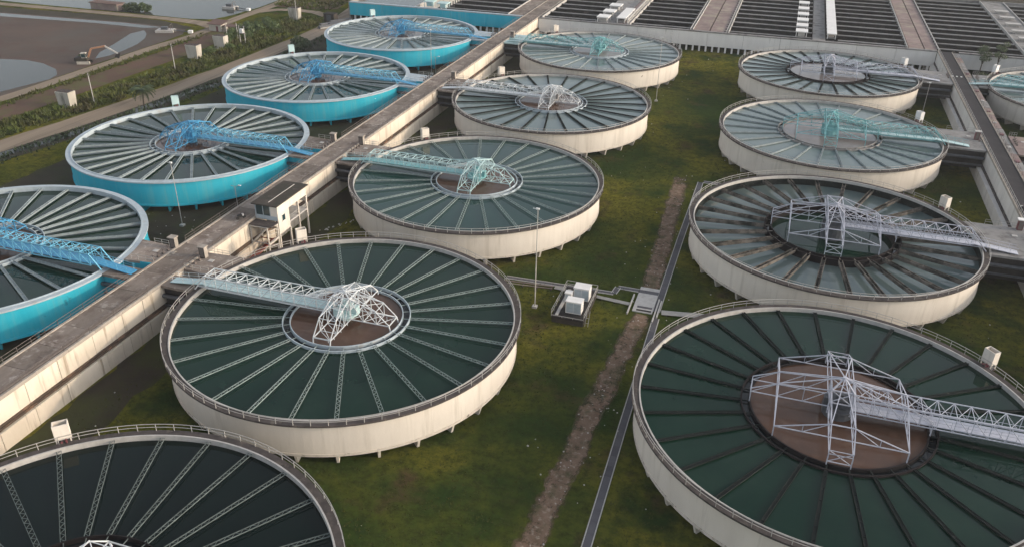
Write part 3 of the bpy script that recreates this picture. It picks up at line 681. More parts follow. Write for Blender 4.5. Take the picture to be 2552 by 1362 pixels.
# ------------------------------------------------------------------ fenced cabinets
pen = thing('cabinet_pen', (-26.0, 117.9, 0), 'raised fenced platform holding white electrical cabinets on the grass', 'platform')
part('platform', MB().box(-2.7, 2.7, -5.0, 5.2, .9, 1.15), 'dark', pen)
part('skirt', MB().box(-2.6, 2.6, -4.9, 5.1, 0, .88), 'roof_dark', pen)
for (a, b) in (((-2.7, -5), (-2.7, 5.2)), ((2.7, -5), (2.7, 5.2)), ((-2.7, 5.2), (2.7, 5.2)), ((-2.7, -5), (2.7, -5))):
    m = MB(); L_ = math.dist(a, b); n = max(2, int(L_ / 1.7))
    for z in (1.75, 2.35) if a[1] != b[1] or a[1] > 0 else (1.4,): m.bar((*a, z), (*b, z), .07)
    for k in range(n + 1):
        x = a[0] + (b[0] - a[0]) * k / n; y_ = a[1] + (b[1] - a[1]) * k / n; m.bar((x, y_, 1.15), (x, y_, 2.35 if a[1] != b[1] or a[1] > 0 else 1.4), .06)
    part('fence', m, 'rail', pen)
part('ladder', MB().bar((2.85, -4.6, 0), (2.85, -3.4, 2.3), .08).bar((3.35, -4.6, 0), (3.35, -3.4, 2.3), .08).bar((2.85, -4.3, .5), (3.35, -4.3, .5), .06).bar((2.85, -3.9, 1.2), (3.35, -3.9, 1.2), .06), 'rail', pen)
part('slab', MB().box(-2.2, -1.7, -4.6, 4.2, 1.15, 1.3), 'lip', pen)
def cabinet(x, y_, sx, sy, h, label):
    r_ = thing('electric_cabinet', (-26.0 + x, 117.9 + y_, 1.15), label, 'cabinet', 'white electrical cabinets')
    part('body', MB().box(-sx / 2, sx / 2, -sy / 2, sy / 2, .15, h), 'white', r_); part('lid', MB().box(-sx / 2 - .06, sx / 2 + .06, -sy / 2 - .06, sy / 2 + .06, h + .002, h + .14), 'white', r_)
    part('plinth', MB().box(-sx / 2 + .1, sx / 2 - .1, -sy / 2 + .1, sy / 2 - .1, 0, .148), 'dark', r_)
    part('door', MB().box(-sx / 2 + .12, -.03, -sy / 2 - .03, -sy / 2 - .002, .3, h - .15).box(.03, sx / 2 - .12, -sy / 2 - .03, -sy / 2 - .002, .3, h - .15), 'rim_white', r_)
cabinet(.75, 2.0, 2.6, 1.9, 2.3, 'farther of two large white cabinets inside the fenced platform')
cabinet(.55, -2.6, 2.6, 1.7, 2.2, 'nearer large white cabinet with a small plate, inside the fenced platform')
cabinet(-1.2, .4, 1.1, 1.1, 1.7, 'smallest white cabinet inside the fenced platform')

# ------------------------------------------------------------------ light poles
def light_pole(x, y_, h, label, r_=.11, arm=True):
    o = thing('light_pole', (x, y_, 0), label, 'light pole', 'light poles among the tanks')
    part('pole', MB().cyl((0, 0, .35), (0, 0, h), r_, r_ * .6, n=8), 'rail', o)
    part('base', MB().box(-.4, .4, -.4, .4, 0, .36), 'lip', o)
    if arm:
        part('lamp_head', MB().box(-.28, .28, -.16, .16, h + .002, h + .22).box(-.8, -.28, -.05, .05, h + .05, h + .13), 'white', o)
    return o
light_pole(-32.5, 116.4, 17.9, 'tall slender light pole standing on the grass in front of the teal green tank')
light_pole(-107.2, 123.0, 13.2, 'tall thin pole standing in front of the blue tank wall', .08)
light_pole(40.5, 253.0, 9.0, 'thin pole between the two right hand tanks near the road', .09)
light_pole(-32.2, 238.6, 18.2, 'tall thin pole on the grass in front of the small pale tank', .1)
light_pole(-103.6, 241.5, 13.7, 'tall thin pole in front of the farthest blue tank', .09)
light_pole(44.0, 96.0, 9.0, 'thin pole at the right edge beside the largest tank', .09)
def street_lamp(x, y_, label):
    o = thing('lamp_post', (x, y_, 0), label, 'lamp post', 'short lamp posts beside the walkway')
    part('post', MB().cyl((0, 0, 0), (0, 0, 5), .06, n=6), 'rail', o)
    part('lamp_arm', MB().bar((0, 0, 5), (-.9, 0, 5.1), .07).bar((0, 0, 5), (1.0, .1, 5.25), .07), 'rail', o)
    part('lamp_head', MB().box(.75, 1.4, -.05, .25, 5.29, 5.40), 'white', o)
street_lamp(-101.6, 133.6, 'short lamp post beside the walkway in front of the blue tank with the tall pole')
street_lamp(-102.2, 196.6, 'short lamp post beside the walkway in front of the second farthest blue tank')
street_lamp(-103.0, 243.5, 'short lamp post in front of the farthest blue tank')

# ------------------------------------------------------------------ chute boxes hanging on tank rims
def chute_box(cx, cy, ang, label, m='cream', r_=26.6):
    a = R(ang); o = thing('chute_box', (cx + r_ * math.cos(a), cy + r_ * math.sin(a), 6.8), label, 'box', 'open topped boxes on the tank rims', a)
    hx, hy, t, z0, z1 = .55, .85, .1, .45, 2.45
    part('side_panel', MB().box(hx - t, hx, -hy, hy, z0, z1), m, o); part('side_panel', MB().box(-hx, -hx + t, -hy, hy, z0, z1), m, o)
    part('side_panel', MB().box(-hx + t + .002, hx - t - .002, hy - t, hy - .003, z0, z1), m, o); part('side_panel', MB().box(-hx + t + .002, hx - t - .002, -hy + .003, -hy + t, z0, z1), m, o)
    part('bottom', MB().box(-hx + t + .003, hx - t - .003, -hy + t + .003, hy - t - .003, z0 + .05, z0 + .9), 'dark', o)
    lg = MB()
    for sx in (-1, 1):
        for sy in (-1, 1): lg.bar((sx * (hx - .08), sy * (hy - .08), -.28), (sx * (hx - .08), sy * (hy - .08), z0), .12)
    part('legs', lg, m, o)
    part('bracket', MB().box(-.65, .7, -.95, .95, -.42, -.29), 'walk_dark', o)
    pm = MB(); pm.cyl((-.5, .2, .1), (-.9, .2, .25), .12, n=8); pm.cyl((-.8, -.3, 0), (-.8, -.3, .6), .09, n=8); pm.cyl((-.3, -.2, -.2), (-.3, -.2, .5), .14, n=8)
    part('valve_pipes', pm, 'maroon', o)
for c, y_, a, lb, m in ((XA, YS[0], 133.2, 'cream open topped box on the rim of the bottom left black water tank', 'cream'), (XA, YS[1], 134.5, 'cream open topped box on the rim by the pump house stairs', 'cream'),
        (XA, YS[2], 136.5, 'cream box on the rim of the tank behind the light pole', 'cream'), (XA, YS[3], 138, 'cream box on the rim of the grey water tank beside the walkway', 'cream'),
        (XA, YS[4], 137, 'grey box on the rim of the small pale tank under the grey basin wall', 'cream'), (XR, YS[1], 41, 'pale open topped box on the rim of the largest tank at right', 'cream'),
        (XR, YS[2], 39, 'cream open topped box on the rim of the half drained tank', 'cream'), (XR, YS[3], 37, 'white box on the rim of the right hand tank with the teal bridge', 'white'),
        (XR, YS[4], 34, 'white box on the rim of the right hand tank near the basin wall', 'white'), (XC, YS[4], 144, 'white box on the rim of the tank cut off by the right edge', 'white'),
        (XB, YS[2], 134.6, 'pale green box behind the rim of the blue tank in front of the palm', 'steel_paleteal'), (XB, YS[3], 136.5, 'pale green box behind the rim of the second farthest blue tank', 'steel_paleteal'), (XB, YS[4], 138, 'pale green box behind the rim of the farthest blue tank', 'steel_paleteal')):
    chute_box(c, y_, a, lb, m)

# ------------------------------------------------------------------ control kiosks along the walkways
def kiosk(x, y_, label, m='kerb', m2='roof_dark', h=1.9):
    o = thing('control_kiosk', (x, y_, 6.88), label, 'kiosk', 'control kiosks along the walkways')
    part('body', MB().box(-.5, .5, -.4, .4, 0, h), m2, o); part('side_panel', MB().box(.502, .58, -.42, .42, 0, h), m, o)
    part('roof', MB().box(-.7, .7, -.6, .6, h + .002, h + .18), m, o); part('door', MB().box(-.36, .36, -.44, -.402, .15, h - .2), 'rail_dark', o)
for x, y_, lb in ((-93.0, 103.8, 'grey control kiosk beside the walkway at the left blue tank platform'), (-86.2, 102.5, 'dark control kiosk with pale lid at the large cream tank platform'), (-92.9, 159.5, 'control kiosk beside the walkway at the blue tank crossed by the lamp pole'),
        (-86.3, 160.3, 'dark control kiosk on the walkway beside the platform of the tank behind the light pole'), (-86.4, 216.9, 'dark brown kiosk on the walkway by the grey water tank'), (-86.2, 270.0, 'dark brown kiosk on the walkway near the small pale tank')):
    kiosk(x, y_, lb)
kiosk(47.0, 213.2, 'brown kiosk on the platform beside the road at the teal bridge', 'lip', 'maroon')
kiosk(46.9, 161.5, 'maroon kiosk with white lid on the platform beside the half drained tank', 'white', 'maroon')

# ------------------------------------------------------------------ pump house on the channel
ph = thing('pump_house', (-84.4, 123.6, 0), 'cream pump house on stilts with flat dark roof beside the dusty walkway', 'building')
part('roof', MB().box(-2.5, 2.75, -5.6, 5.6, 9.9, 10.12), 'roof_dark', ph); part('roof_trim', MB().box(.35, .45, -4.4, 4.6, 10.122, 10.2), 'lip', ph)
part('wall', MB().box(2.2, 2.4, -4.9, 5.1, 8.1, 9.89), 'cream', ph)
part('wall', MB().box(2.2, 2.4, -4.9, -1.2, 4.7, 8.098).box(2.21, 2.39, -4.9, -1.2, 4.2, 4.698), 'cream', ph)
part('wall', MB().box(-2.3, 2.19, -4.92, -4.75, 6.9, 7.7), 'rim_white', ph); part('wall', MB().box(.9, 2.19, -4.92, -4.75, 7.702, 9.89), 'cream', ph)
part('window', MB().box(-2.0, .85, -4.88, -4.80, 7.72, 9.8), 'glass', ph)
for x in (-2.15, -.6, .87): part('window_frame', MB().box(x - .06, x + .06, -4.95, -4.76, 7.702, 9.89), 'rim_white', ph)
wn = part('window', MB().box(2.402, 2.43, -3.6, -2.7, 6.4, 7.5), 'glass', ph); part('window_frame', MB().box(2.402, 2.46, -3.72, -3.6, 6.3, 7.6).box(2.402, 2.46, -2.7, -2.58, 6.3, 7.6), 'lip', wn)
part('wall', MB().box(-2.3, -2.1, -4.7, 5.1, 6.9, 9.89), 'cream', ph); part('wall', MB().box(-2.05, 2.19, 4.9, 5.08, 6.9, 9.89), 'cream', ph)
part('floor', MB().box(-2.3, 2.4, -1.18, 5.1, 5.1, 5.4), 'lip', ph)
part('railing', MB().bar((2.3, -1.1, 6.4), (2.3, 5.05, 6.4), .07).bar((2.3, -1.1, 5.95), (2.3, 5.05, 5.95), .06), 'rail', ph)
for y_ in (-4.8, -1.2, 2.0, 5.0): part('post', MB().box(2.16, 2.44, y_ - .15, y_ + .15, 0, 4.19 if y_ < -1 else 8.09), 'cream', ph)
for y_ in (-4.6, 0, 5.0): part('post', MB().box(-1.9, -1.6, y_ - .15, y_ + .15, 0, 6.4), 'cream', ph)
st = MB(); part('landing', MB().box(-2.3, 2.3, -7.2, -4.96, 6.5, 6.7), 'walk_dark', ph)
part('stair_frame', MB().bar((1.3, -7.1, 0), (1.3, -7.1, 6.5), .22).bar((2.2, -5.2, 0), (2.2, -5.2, 6.5), .22).bar((1.3, -7.1, 6.4), (2.2, -5.2, 6.4), .3).bar((1.3, -7.1, 3.0), (2.2, -5.2, 3.9), .35).bar((1.3, -7.1, .6), (2.2, -5.2, 1.5), .35)
     .bar((1.3, -7.1, 5.6), (2.2, -5.2, 5.6), .1).bar((1.3, -7.1, 4.9), (2.2, -5.2, 4.9), .1).bar((1.3, -7.1, 2.5), (2.2, -5.2, 2.5), .1), 'cream', ph)
part('stair_frame', MB().bar((-2.2, -7.1, 0), (-2.2, -7.1, 6.5), .22).bar((-2.2, -7.1, 3.2), (1.3, -7.1, 3.2), .14).bar((-2.2, -7.1, 6.4), (1.3, -7.1, 6.4), .2), 'lip', ph)
stp = MB()
for k in range(12): stp.box(-2.0 + .27 * k, -1.72 + .27 * k, -6.9, -5.9, 3.3 + .26 * k, 3.36 + .26 * k)
stp.bar((-2.0, -6.95, 3.2), (1.2, -6.95, 6.4), .08, .22); stp.bar((-2.0, -5.85, 3.2), (1.2, -5.85, 6.4), .08, .22)
part('stairs', stp, 'lip', ph)
rp = thing('red_pipework', (-86.0, 113.0, 0), 'rust red pipes at the foot of the channel beside the pump house stairs', 'pipes')
for k in range(4): part('pipe', MB().cyl((.4 + k * .42, -3.5, .9 + k * .1), (.4 + k * .42, 7.5, 1.6 + .25 * k), .16, n=8), 'redpipe', rp)
part('pipe', MB().cyl((-.2, 5.2, 2.2), (3.2, 5.2, 2.2), .15, n=8).cyl((-.2, 5.8, 3.0), (3.2, 5.8, 3.0), .12, n=8), 'redpipe', rp)

# ------------------------------------------------------------------ motorcycles
def motorcycle(x, y_, rz, label):
    o = thing('motorcycle', (x, y_, 6.9), label, 'motorcycle', 'motorcycles parked on the walkways', R(rz))
    for dx in (-.62, .62): part('wheel', MB().cyl((dx, -.06, .3), (dx, .06, .3), .3, n=12), 'black', o)
    part('body', MB().quad8([(-.55, -.14, .45), (.35, -.14, .4), (.35, .14, .4), (-.55, .14, .45), (-.6, -.12, .75), (.3, -.1, .85), (.3, .1, .85), (-.6, .12, .75)]), 'black', o)
    part('seat', MB().box(-.65, .1, -.13, .13, .86, .95), 'skin_cloth', o); part('handlebar', MB().bar((.4, -.35, 1.05), (.4, .35, 1.05), .05).bar((.38, 0, 1.05), (.62, 0, .35), .07), 'rail_dark', o)
    part('fairing', MB().box(.3, .55, -.16, .16, .6, 1.0), 'white', o)
motorcycle(-88.9, 117.3, 60, 'dark motorcycle parked on the dusty walkway beside the pump house')
motorcycle(48.9, 170.8, 100, 'dark motorcycle parked at the left edge of the asphalt road')

# ------------------------------------------------------------------ filter basins at the back
YF, YE = 303.0, 402.0
fb = thing('filter_basin', (0, YF, 0), 'long row of rectangular filter basins behind a grey and blue front wall', 'basin')
def relf(o): o.location = o.location - Vector((0, YF, 0)); return o
def wallseg(x0, x1, m, step):
    n = max(1, round((x1 - x0) / step)); L_ = (x1 - x0) / n
    for k in range(n):
        relf(part('wall_panel', MB().box(x0 + k * L_ + .04, x0 + (k + 1) * L_ - .04, YF, YF + .5, 1.9, 6.55), m, fb))
        relf(part('coping', MB().box(x0 + k * L_ + .02, x0 + (k + 1) * L_ - .02, YF - .12, YF + 1.1, 6.552, 6.95), 'slab_grey' if m != 'blue_wall' else 'rim_white', fb))
wallseg(-164, CH0 - .1, 'blue_wall', 14); wallseg(CH1 + .1, RD0 - .1, 'grey_wall', 12); wallseg(RD1 + 2.1, 150, 'grey_wall', 12)
relf(part('wall_panel', MB().box(-164.5, -164.02, YF, YE, 0, 6.9), 'slab_grey', fb)); relf(part('water', MB().box(-163.9, -137.1, YF + 1.2, YE, 2.35, 5.8), 'water_dark', fb)); relf(part('parapet', MB().box(-137, -136.5, YF + 1.2, YE, 2.35, 6.9), 'lip', fb))
pcol = MB().box(-.3, .3, YF + .15, YF + .6, 0, 1.89).mesh('column', 'grey_wall')
for k in range(60):
    x = -84 + k * 2.25
    if x < RD0 - 1 : relf(put('column', pcol, fb, (x, 0, 0)))
for k in range(28): relf(put('column', pcol, fb, (-162 + k * 2.5, 0, 0)))
relf(part('floor', MB().box(-164, 150, YF + .8, YE, 1.9, 2.3), 'dark', fb))
relf(part('back_wall', MB().box(-164, 150, YE + .01, YE + .8, 0, 7.1), 'slab_grey', fb))
secs = [(-124.5, -99.0), (-85.6, -66.2), (-53.0, -30.9), (-18.4, 9.2), (17.6, 38.9), (49.2, 74.5), (84, 120)]
bm = {}
for x0, x1 in secs:
    for k in range(12):
        y0 = YF + 4.0 + k * 8.1
        bmo = relf(part('beam', MB().box(x0, x1, y0, y0 + .5, 2.3, 6.6), 'beam_dark', fb))
        part('beam_cap', MB().box(x0, x1, y0 - .06, y0 + .56, 6.602, 6.9), 'beam_cap', bmo)
        full = (k * 5 + int(x0)) % 3 != 0
        relf(part('water', MB().box(x0 + .02, x1 - .02, y0 + .52, y0 + 3.3, 2.35, 6.1 if full else 4.6), 'pondwater' if full else 'water_dark', fb))
        relf(part('weir_wall', MB().box(x0, x1, y0 + 3.32, y0 + 3.6, 2.3, 6.25), 'beam_dark', fb))
        relf(part('water', MB().box(x0 + .02, x1 - .02, y0 + 3.62, y0 + 8.08, 2.35, 3.4), 'water_dark', fb))
# walkways between the basins, in slabs
for x0, x1, m in ((-30.7, -25.2, 'pink'), (-24.8, -19.4, 'pink'), (39.8, 44.3, 'pink'), (44.7, 48.4, 'pink'), (9.4, 13.5, 'slab_grey'), (-66.0, -57.2, 'slab_grey'), (-57, -54.2, 'pink'), (75.2, 83.4, 'slab_grey'), (-98.8, CH0 - .4, 'deck')):
    for a, b in joint_y(YF + 1.2, YE, 8, 11): relf(part('walkway_slab', MB().box(x0, x1, a + .06, b - .06, 6.3, 6.86 + random.uniform(-.02, .02)), m, fb))
for x in (-31.6, -30.75, -19.2, -18.5, 39.2, 48.8, -54.0, -53.2, 74.9, 83.7, -98.9, -85.7):
    relf(part('parapet', MB().box(x - .13, x + .13, YF + 1.2, YE, 6.3, 7.25), 'lip' if x < 30 else 'rail', fb))
dm = MB()
for x0, x1 in ((-32.6, -31.6), (-20, -19.2), (38.9, 39.6), (48.5, 49)):
    for k in range(24): dm.box(x0, x1, YF + 2 + k * 4.1, YF + 2.9 + k * 4.1, 6.4, 6.95)
relf(part('gate_blocks', dm, 'walk_dark', fb, kind='stuff'))
struct('dirt_yard', MB().flat([(-260, 403), (260, 403), (260, 700), (-260, 700)], .03), 'berm')

def gate_cabin(x, y_, sx, sy, label, m='white', z=6.9, h=1.5):
    o = thing('gate_cabin', (x, y_, z), label, 'cabin', 'white roofed cabins over the basins')
    part('roof', MB().box(-sx / 2, sx / 2, -sy / 2, sy / 2, h, h + .35), m, o)
    part('body', MB().box(-sx * .28, sx * .28, -sy * .3, sy * .3, 0, h - .01), 'lip' if m == 'white' else m, o)
    for a in (-1, 1):
        for b in (-1, 1): part('post', MB().box(a * sx * .42 - .09, a * sx * .42 + .09, b * sy * .42 - .09, b * sy * .42 + .09, -.9, h - .01), m, o)
on = ['nearest', 'second', 'third', 'fourth', 'fifth', 'farthest']
for k, y_ in enumerate((309.4, 318.6, 328.3, 338.8, 349.8, 361.5)):
    gate_cabin(5.6, y_, 4.0, 4.9, 'small white roofed cabin over the basins, %s of the row beside the long white cover' % on[k])
for k, y_ in enumerate((306.5, 316.6, 328.3)): gate_cabin(-63.1, y_, 4.4, 5.2, 'pale flat roofed cabin left of the open sided shelter, %s of three' % on[k] if k < 2 else 'pale flat roofed cabin left of the open shelter, farthest of three')
gate_cabin(-131.7, 304.8 + 3, 4.0, 4.0, 'teal roofed cabin on the left part of the blue basin wall', 'steel_paleteal'); gate_cabin(-124.8 - .8, 306.5, 4.0, 4.0, 'teal roofed cabin beside the white railing frame above the blue wall', 'steel_paleteal')
for k in range(6): gate_cabin(79.0, 318 + k * 12.0, 5.0, 2.6, 'white topped gate box at the right edge beyond the basins, %s of its row' % on[k], 'lip', h=.7)
def shelter(x, y0, y1, wd, label, m='white', h=1.5):
    o = thing('covered_walk', (x, y0, 6.9), label, 'shelter'); L_ = y1 - y0
    n = max(2, int(L_ / 6))
    for k in range(n): part('roof_panel', MB().box(-wd / 2, wd / 2, k * L_ / n + .04, (k + 1) * L_ / n - .04, h, h + .3), m, o)
    for k in range(n + 1):
        for s_ in (-1, 1): part('post', MB().box(s_ * wd * .4 - .12, s_ * wd * .4 + .12, k * (L_ - .4) / n + .05, k * (L_ - .4) / n + .35, 0, h - .01), m, o)
    part('tank_box', MB().box(-wd * .3, wd * .3, .6, L_ - .6, 0, .7), 'slab_grey', o)
shelter(15.4, 307.5, 392, 3.2, 'long white flat cover running away over the basins')
shelter(-56.6, 305.2, 324, 3.4, 'short pale open sided shelter at the front of the basins')
fr = thing('railing_frame', (-54.2, 304.6, 6.9), 'white parapet with square openings running along the basin edge', 'railing')
for k in range(18): part('post', MB().box(-.2, .2, k * 2.6, k * 2.6 + .9, 0, 1.3), 'lip', fr)
part('top_rail', MB().box(-.22, .22, 0, 46, 1.302, 1.6), 'lip', fr)
fr = thing('railing_frame', (-124.6, 306.2, 6.9), 'white parapet above the blue basin wall at the left basin', 'railing')
for k in range(12): part('post', MB().box(-.2, .2, k * 2.6, k * 2.6 + .9, 0, 1.3), 'lip', fr)
part('top_rail', MB().box(-.22, .22, 0, 31, 1.302, 1.6), 'lip', fr)

# ------------------------------------------------------------------ far left: dirt road, banks, ponds
rc = [(-196, 50), (-184, 104), (-176, 145), (-170, 183), (-166.3, 222), (-165, 262), (-165.5, 285), (-168, 305), (-174, 335), (-182, 365), (-192, 420)]
struct('dirt_road', MB().strip(wob(rc, 4, .3), 7.6, .05), 'dirt')
struct('embankment', MB().strip([(-212, 60), (-203, 120), (-197, 150), (-195, 190), (-194, 235), (-196, 262), (-200, 280)], 11, .06), 'pinkdirt')
uc = [(-222, 60), (-213, 120), (-207.5, 160), (-205.6, 185), (-205.3, 215), (-205, 240), (-203.5, 258), (-205, 275), (-206, 300), (-207, 330), (-210, 380), (-214, 440)]
struct('dirt_road', MB().strip(wob(uc, 4, .25), 4.6, .10), 'dirt')
struct('dirt_road', MB().strip([(-205, 302), (-200, 308.5), (-192, 310.5), (-183, 309.5), (-174, 304), (-166, 296)], 4.4, .08), 'dirt')
struct('dirt_road', MB().strip([(-203, 272), (-213, 276), (-230, 277.5), (-260, 277), (-300, 276), (-400, 272)], [8, 6, 4.5, 4.5, 4.5, 4.5], .12), 'dirt')
struct('mud_flat', MB().flat([(-209, 100), (-208, 160), (-208.5, 215), (-208, 245), (-208.5, 258), (-213, 266), (-240, 268), (-300, 264), (-460, 256), (-460, 100)], .04), 'mud')
struct('bank', MB().strip([(-212, 266.5), (-230, 270.5), (-260, 270), (-300, 267), (-400, 262)], [3.5, 7, 8, 8, 8], .07), 'berm')
struct('pond', MB().flat([(-213.5, 283), (-211, 292), (-209.5, 310), (-210.5, 330), (-215, 380), (-220, 460), (-700, 460), (-700, 290), (-300, 280.6), (-250, 281.2), (-222, 280.6)], .06), 'pondwater')
struct('pond', MB().flat([(-243, 207.5), (-231.5, 209.8), (-224, 208.6), (-215, 204.5), (-210, 199.5), (-208.6, 195), (-212, 178), (-222, 150), (-300, 130), (-330, 190), (-280, 204)], .08), 'pondwater')
struct('pond', MB().flat([(-225.2, 258), (-221, 254), (-216.8, 247.9), (-213.5, 240), (-211.8, 231), (-211.5, 224), (-213, 219), (-217.4, 226), (-220.6, 236), (-226.4, 252)], .08), 'pondwater')
struct('pond', MB().flat([(-222, 264.5), (-240, 265.6), (-300, 261.5), (-380, 256), (-380, 250), (-300, 256.5), (-250, 261.2), (-228, 261)], .08), 'pondwater')
for pts in ([(-178, 118), (-172, 138), (-168.6, 150), (-166.6, 160), (-164, 168)], [(-164.6, 176), (-163.2, 186), (-162.2, 197), (-160.6, 205), (-158.5, 209)], [(-160, 222), (-159.4, 236), (-158.8, 248)]):
    struct('puddle', MB().strip(wob(pts, 4, .3), [random.uniform(2.2, 3.6) for _ in range((len(pts) - 1) * 4 + 1)], .06), 'pondwater')
struct('bank', MB().strip([(-178, 110), (-170, 145), (-164, 178), (-160.4, 215), (-158.6, 250), (-157, 280)], 7.5, .03), 'berm')
struct('dry_grass_bank', MB().flat([(-206, 313), (-198, 314), (-186, 315.5), (-178, 318), (-184, 345), (-194, 380), (-207, 380)], .05), 'pinkdirt')

# reeds and undergrowth along the bank: nobody could count them
def tufts(name, n, spot, size, m, blades=5, hs=1.0):
    v = []; f = []
    for _ in range(n):
        x, y_ = spot(); s0 = size * random.uniform(.5, 1.4)
        for b in range(blades):
            a = random.uniform(0, 6.283); ln = s0 * random.uniform(.6, 1.2); wd = s0 * random.uniform(.14, .3); tl = random.uniform(.2, .8)
            dx, dy = math.cos(a), math.sin(a); i = len(v); ox, oy = x + dx * s0 * .2, y_ + dy * s0 * .2
            v += [(ox - dy * wd, oy + dx * wd, 0), (ox + dy * wd, oy - dx * wd, 0), (ox + dx * ln * tl + dy * wd * .6, oy + dy * ln * tl - dx * wd * .6, ln * hs * .8), (ox + dx * ln * tl * 1.2, oy + dy * ln * tl * 1.2, ln * hs)]
            f += [(i, i + 1, i + 2), (i, i + 2, i + 3)]
    me = bpy.data.meshes.new(name); me.from_pydata(v, [], f); me.materials.append(M[m]); me.update()
    return put(name, me, kind='stuff')
def bank_x(y_):
    for (a, b), (c, d) in zip(rc[:-1], rc[1:]):
        if b <= y_ <= d: return a + (c - a) * (y_ - b) / (d - b)
    return -170
def spot_bank():
    while True:
        y_ = random.uniform(110, 300); t = random.random()
        if random.random() < .12 + .88 * abs(math.sin(y_ * .11 + 1.0 + 2.2 * t)) ** 1.5: break
    lim = 15 if y_ > 245 else 11
    return bank_x(y_) - 5.2 - t * lim, y_
tufts('undergrowth', 4300, spot_bank, 1.0, 'reed', 5)
def spot_road():
    y_ = random.uniform(110, 290); return bank_x(y_) + 5 + abs(random.gauss(0, 3.0)), y_
tufts('undergrowth', 1500, spot_road, .6, 'leaf_dark', 4)
def spot_far():
    return random.uniform(-207, -180), random.uniform(314, 352)
tufts('undergrowth', 900, spot_far, .9, 'reed', 4)
def spot_bermtop():
    y_ = random.uniform(120, 262); return -199 - random.random() * 4 + (y_ < 160) * (-(160 - y_) * .25), y_
tufts('undergrowth', 500, spot_bermtop, .7, 'reed', 4)
tanks_xy = [(x, y_) for x in (XA, XR, XB) for y_ in YS]
def spot_grass():
    while True:
        x, y_ = random.uniform(-82, 45), random.uniform(35, 298)
        if all((x - a) ** 2 + (y_ - b) ** 2 > 24.5 ** 2 for a, b in tanks_xy) and not (-19.4 < x < -10.8): return x, y_
tufts('grass', 30000, spot_grass, .26, 'tuft', 3, .5)

# pale stones and lumps of rubble lying about: nobody could count them
st_ = MB()
def stone(x, y_, s_):
    h = s_ * random.uniform(.4, .8); a = random.uniform(0, 3.14); c, e = math.cos(a) * s_, math.sin(a) * s_
    st_.quad8([(x - c, y_ - e, -.02), (x + e, y_ - c, -.02), (x + c, y_ + e, -.02), (x - e, y_ + c, -.02), (x - c * .6, y_ - e * .7, h), (x + e * .7, y_ - c * .5, h * .8), (x + c * .6, y_ + e * .6, h), (x - e * .5, y_ + c * .7, h * .9)])
for _ in range(150): stone(random.gauss(-16.3, 2.2), random.uniform(50, 185), random.uniform(.05, .16))
for _ in range(90):
    x, y_ = spot_grass(); stone(x, y_, random.uniform(.06, .22))
for k in range(26): stone(-80.5 + k * .28 + random.uniform(-.4, .4), 130 + k * .5 + random.uniform(-.5, .5), random.uniform(.12, .4))
for _ in range(60): stone(random.uniform(-158, -94), random.uniform(118, 127), random.uniform(.06, .2))
part('stones', st_, 'lip', kind='stuff')

# shrubs and trees
def leaf_cloud(m, n, rx, ry, rz_, z, s0, hollow=.35):
    for _ in range(n):
        while True:
            p = Vector((random.uniform(-1, 1), random.uniform(-1, 1), random.uniform(-1, 1)))
            if hollow < p.length < 1: break
        p = Vector((p.x * rx, p.y * ry, z + p.z * rz_)); s_ = s0 * random.uniform(.6, 1.4)
        a = Vector((random.gauss(0, 1), random.gauss(0, 1), random.gauss(0, 1))).normalized(); b = a.orthogonal().normalized()
        i = len(m.v); m.v += [tuple(p - a * s_), tuple(p + b * s_ * .5), tuple(p + a * s_), tuple(p - b * s_ * .5)]; m.f.append((i, i + 1, i + 2, i + 3))
def shrub(x, y_, s_, label, m='leaf', group='shrubs along the bank'):
    o = thing('shrub', (x, y_, 0), label, 'shrub', group)
    c = MB()
    for k in range(5):
        i0 = len(c.v); leaf_cloud(c, 90, .55 * s_, .55 * s_, .45 * s_, 0, .16 * s_, .2)
        ox, oy, oz = random.uniform(-.5, .5) * s_, random.uniform(-.5, .5) * s_, random.uniform(.35, .75) * s_
        c.v[i0:] = [(a + ox, b + oy, d + oz) for a, b, d in c.v[i0:]]
    part('crown', c, m, o); part('stem', MB().cyl((0, 0, 0), (0, 0, .6 * s_), .06 * s_, .03 * s_, n=5), 'bark', o)
for k, (x, y_, s_) in enumerate(((-186, 252, 3.0), (-189, 259, 3.4), (-184, 262, 2.6), (-186, 270, 3.6), (-182, 276, 3.0), (-187, 280, 3.2), (-180, 246, 2.0), (-183, 238, 2.2), (-190, 268, 2.6), (-192, 276, 2.4))):
    shrub(x, y_, s_, 'green shrub in the thicket, ' + ['just behind the white topped transformer', 'beside the bare posts', 'large, beside the dirt road past the transformer', 'tall, in the middle of the thicket', 'farthest along the dirt road', 'farthest back towards the far pier', 'small, right of the weathered pier', 'small, between the paired piers', 'close to the shed yard wall', 'at the back near the embankment road'][k])
shrub(-157.5, 252, 4.2, 'dark rounded shrub between the dirt road and the second farthest blue tank', 'leaf_dark')
shrub(-216, 217, 1.6, 'low dark green bush behind the excavator', 'leaf_dark')
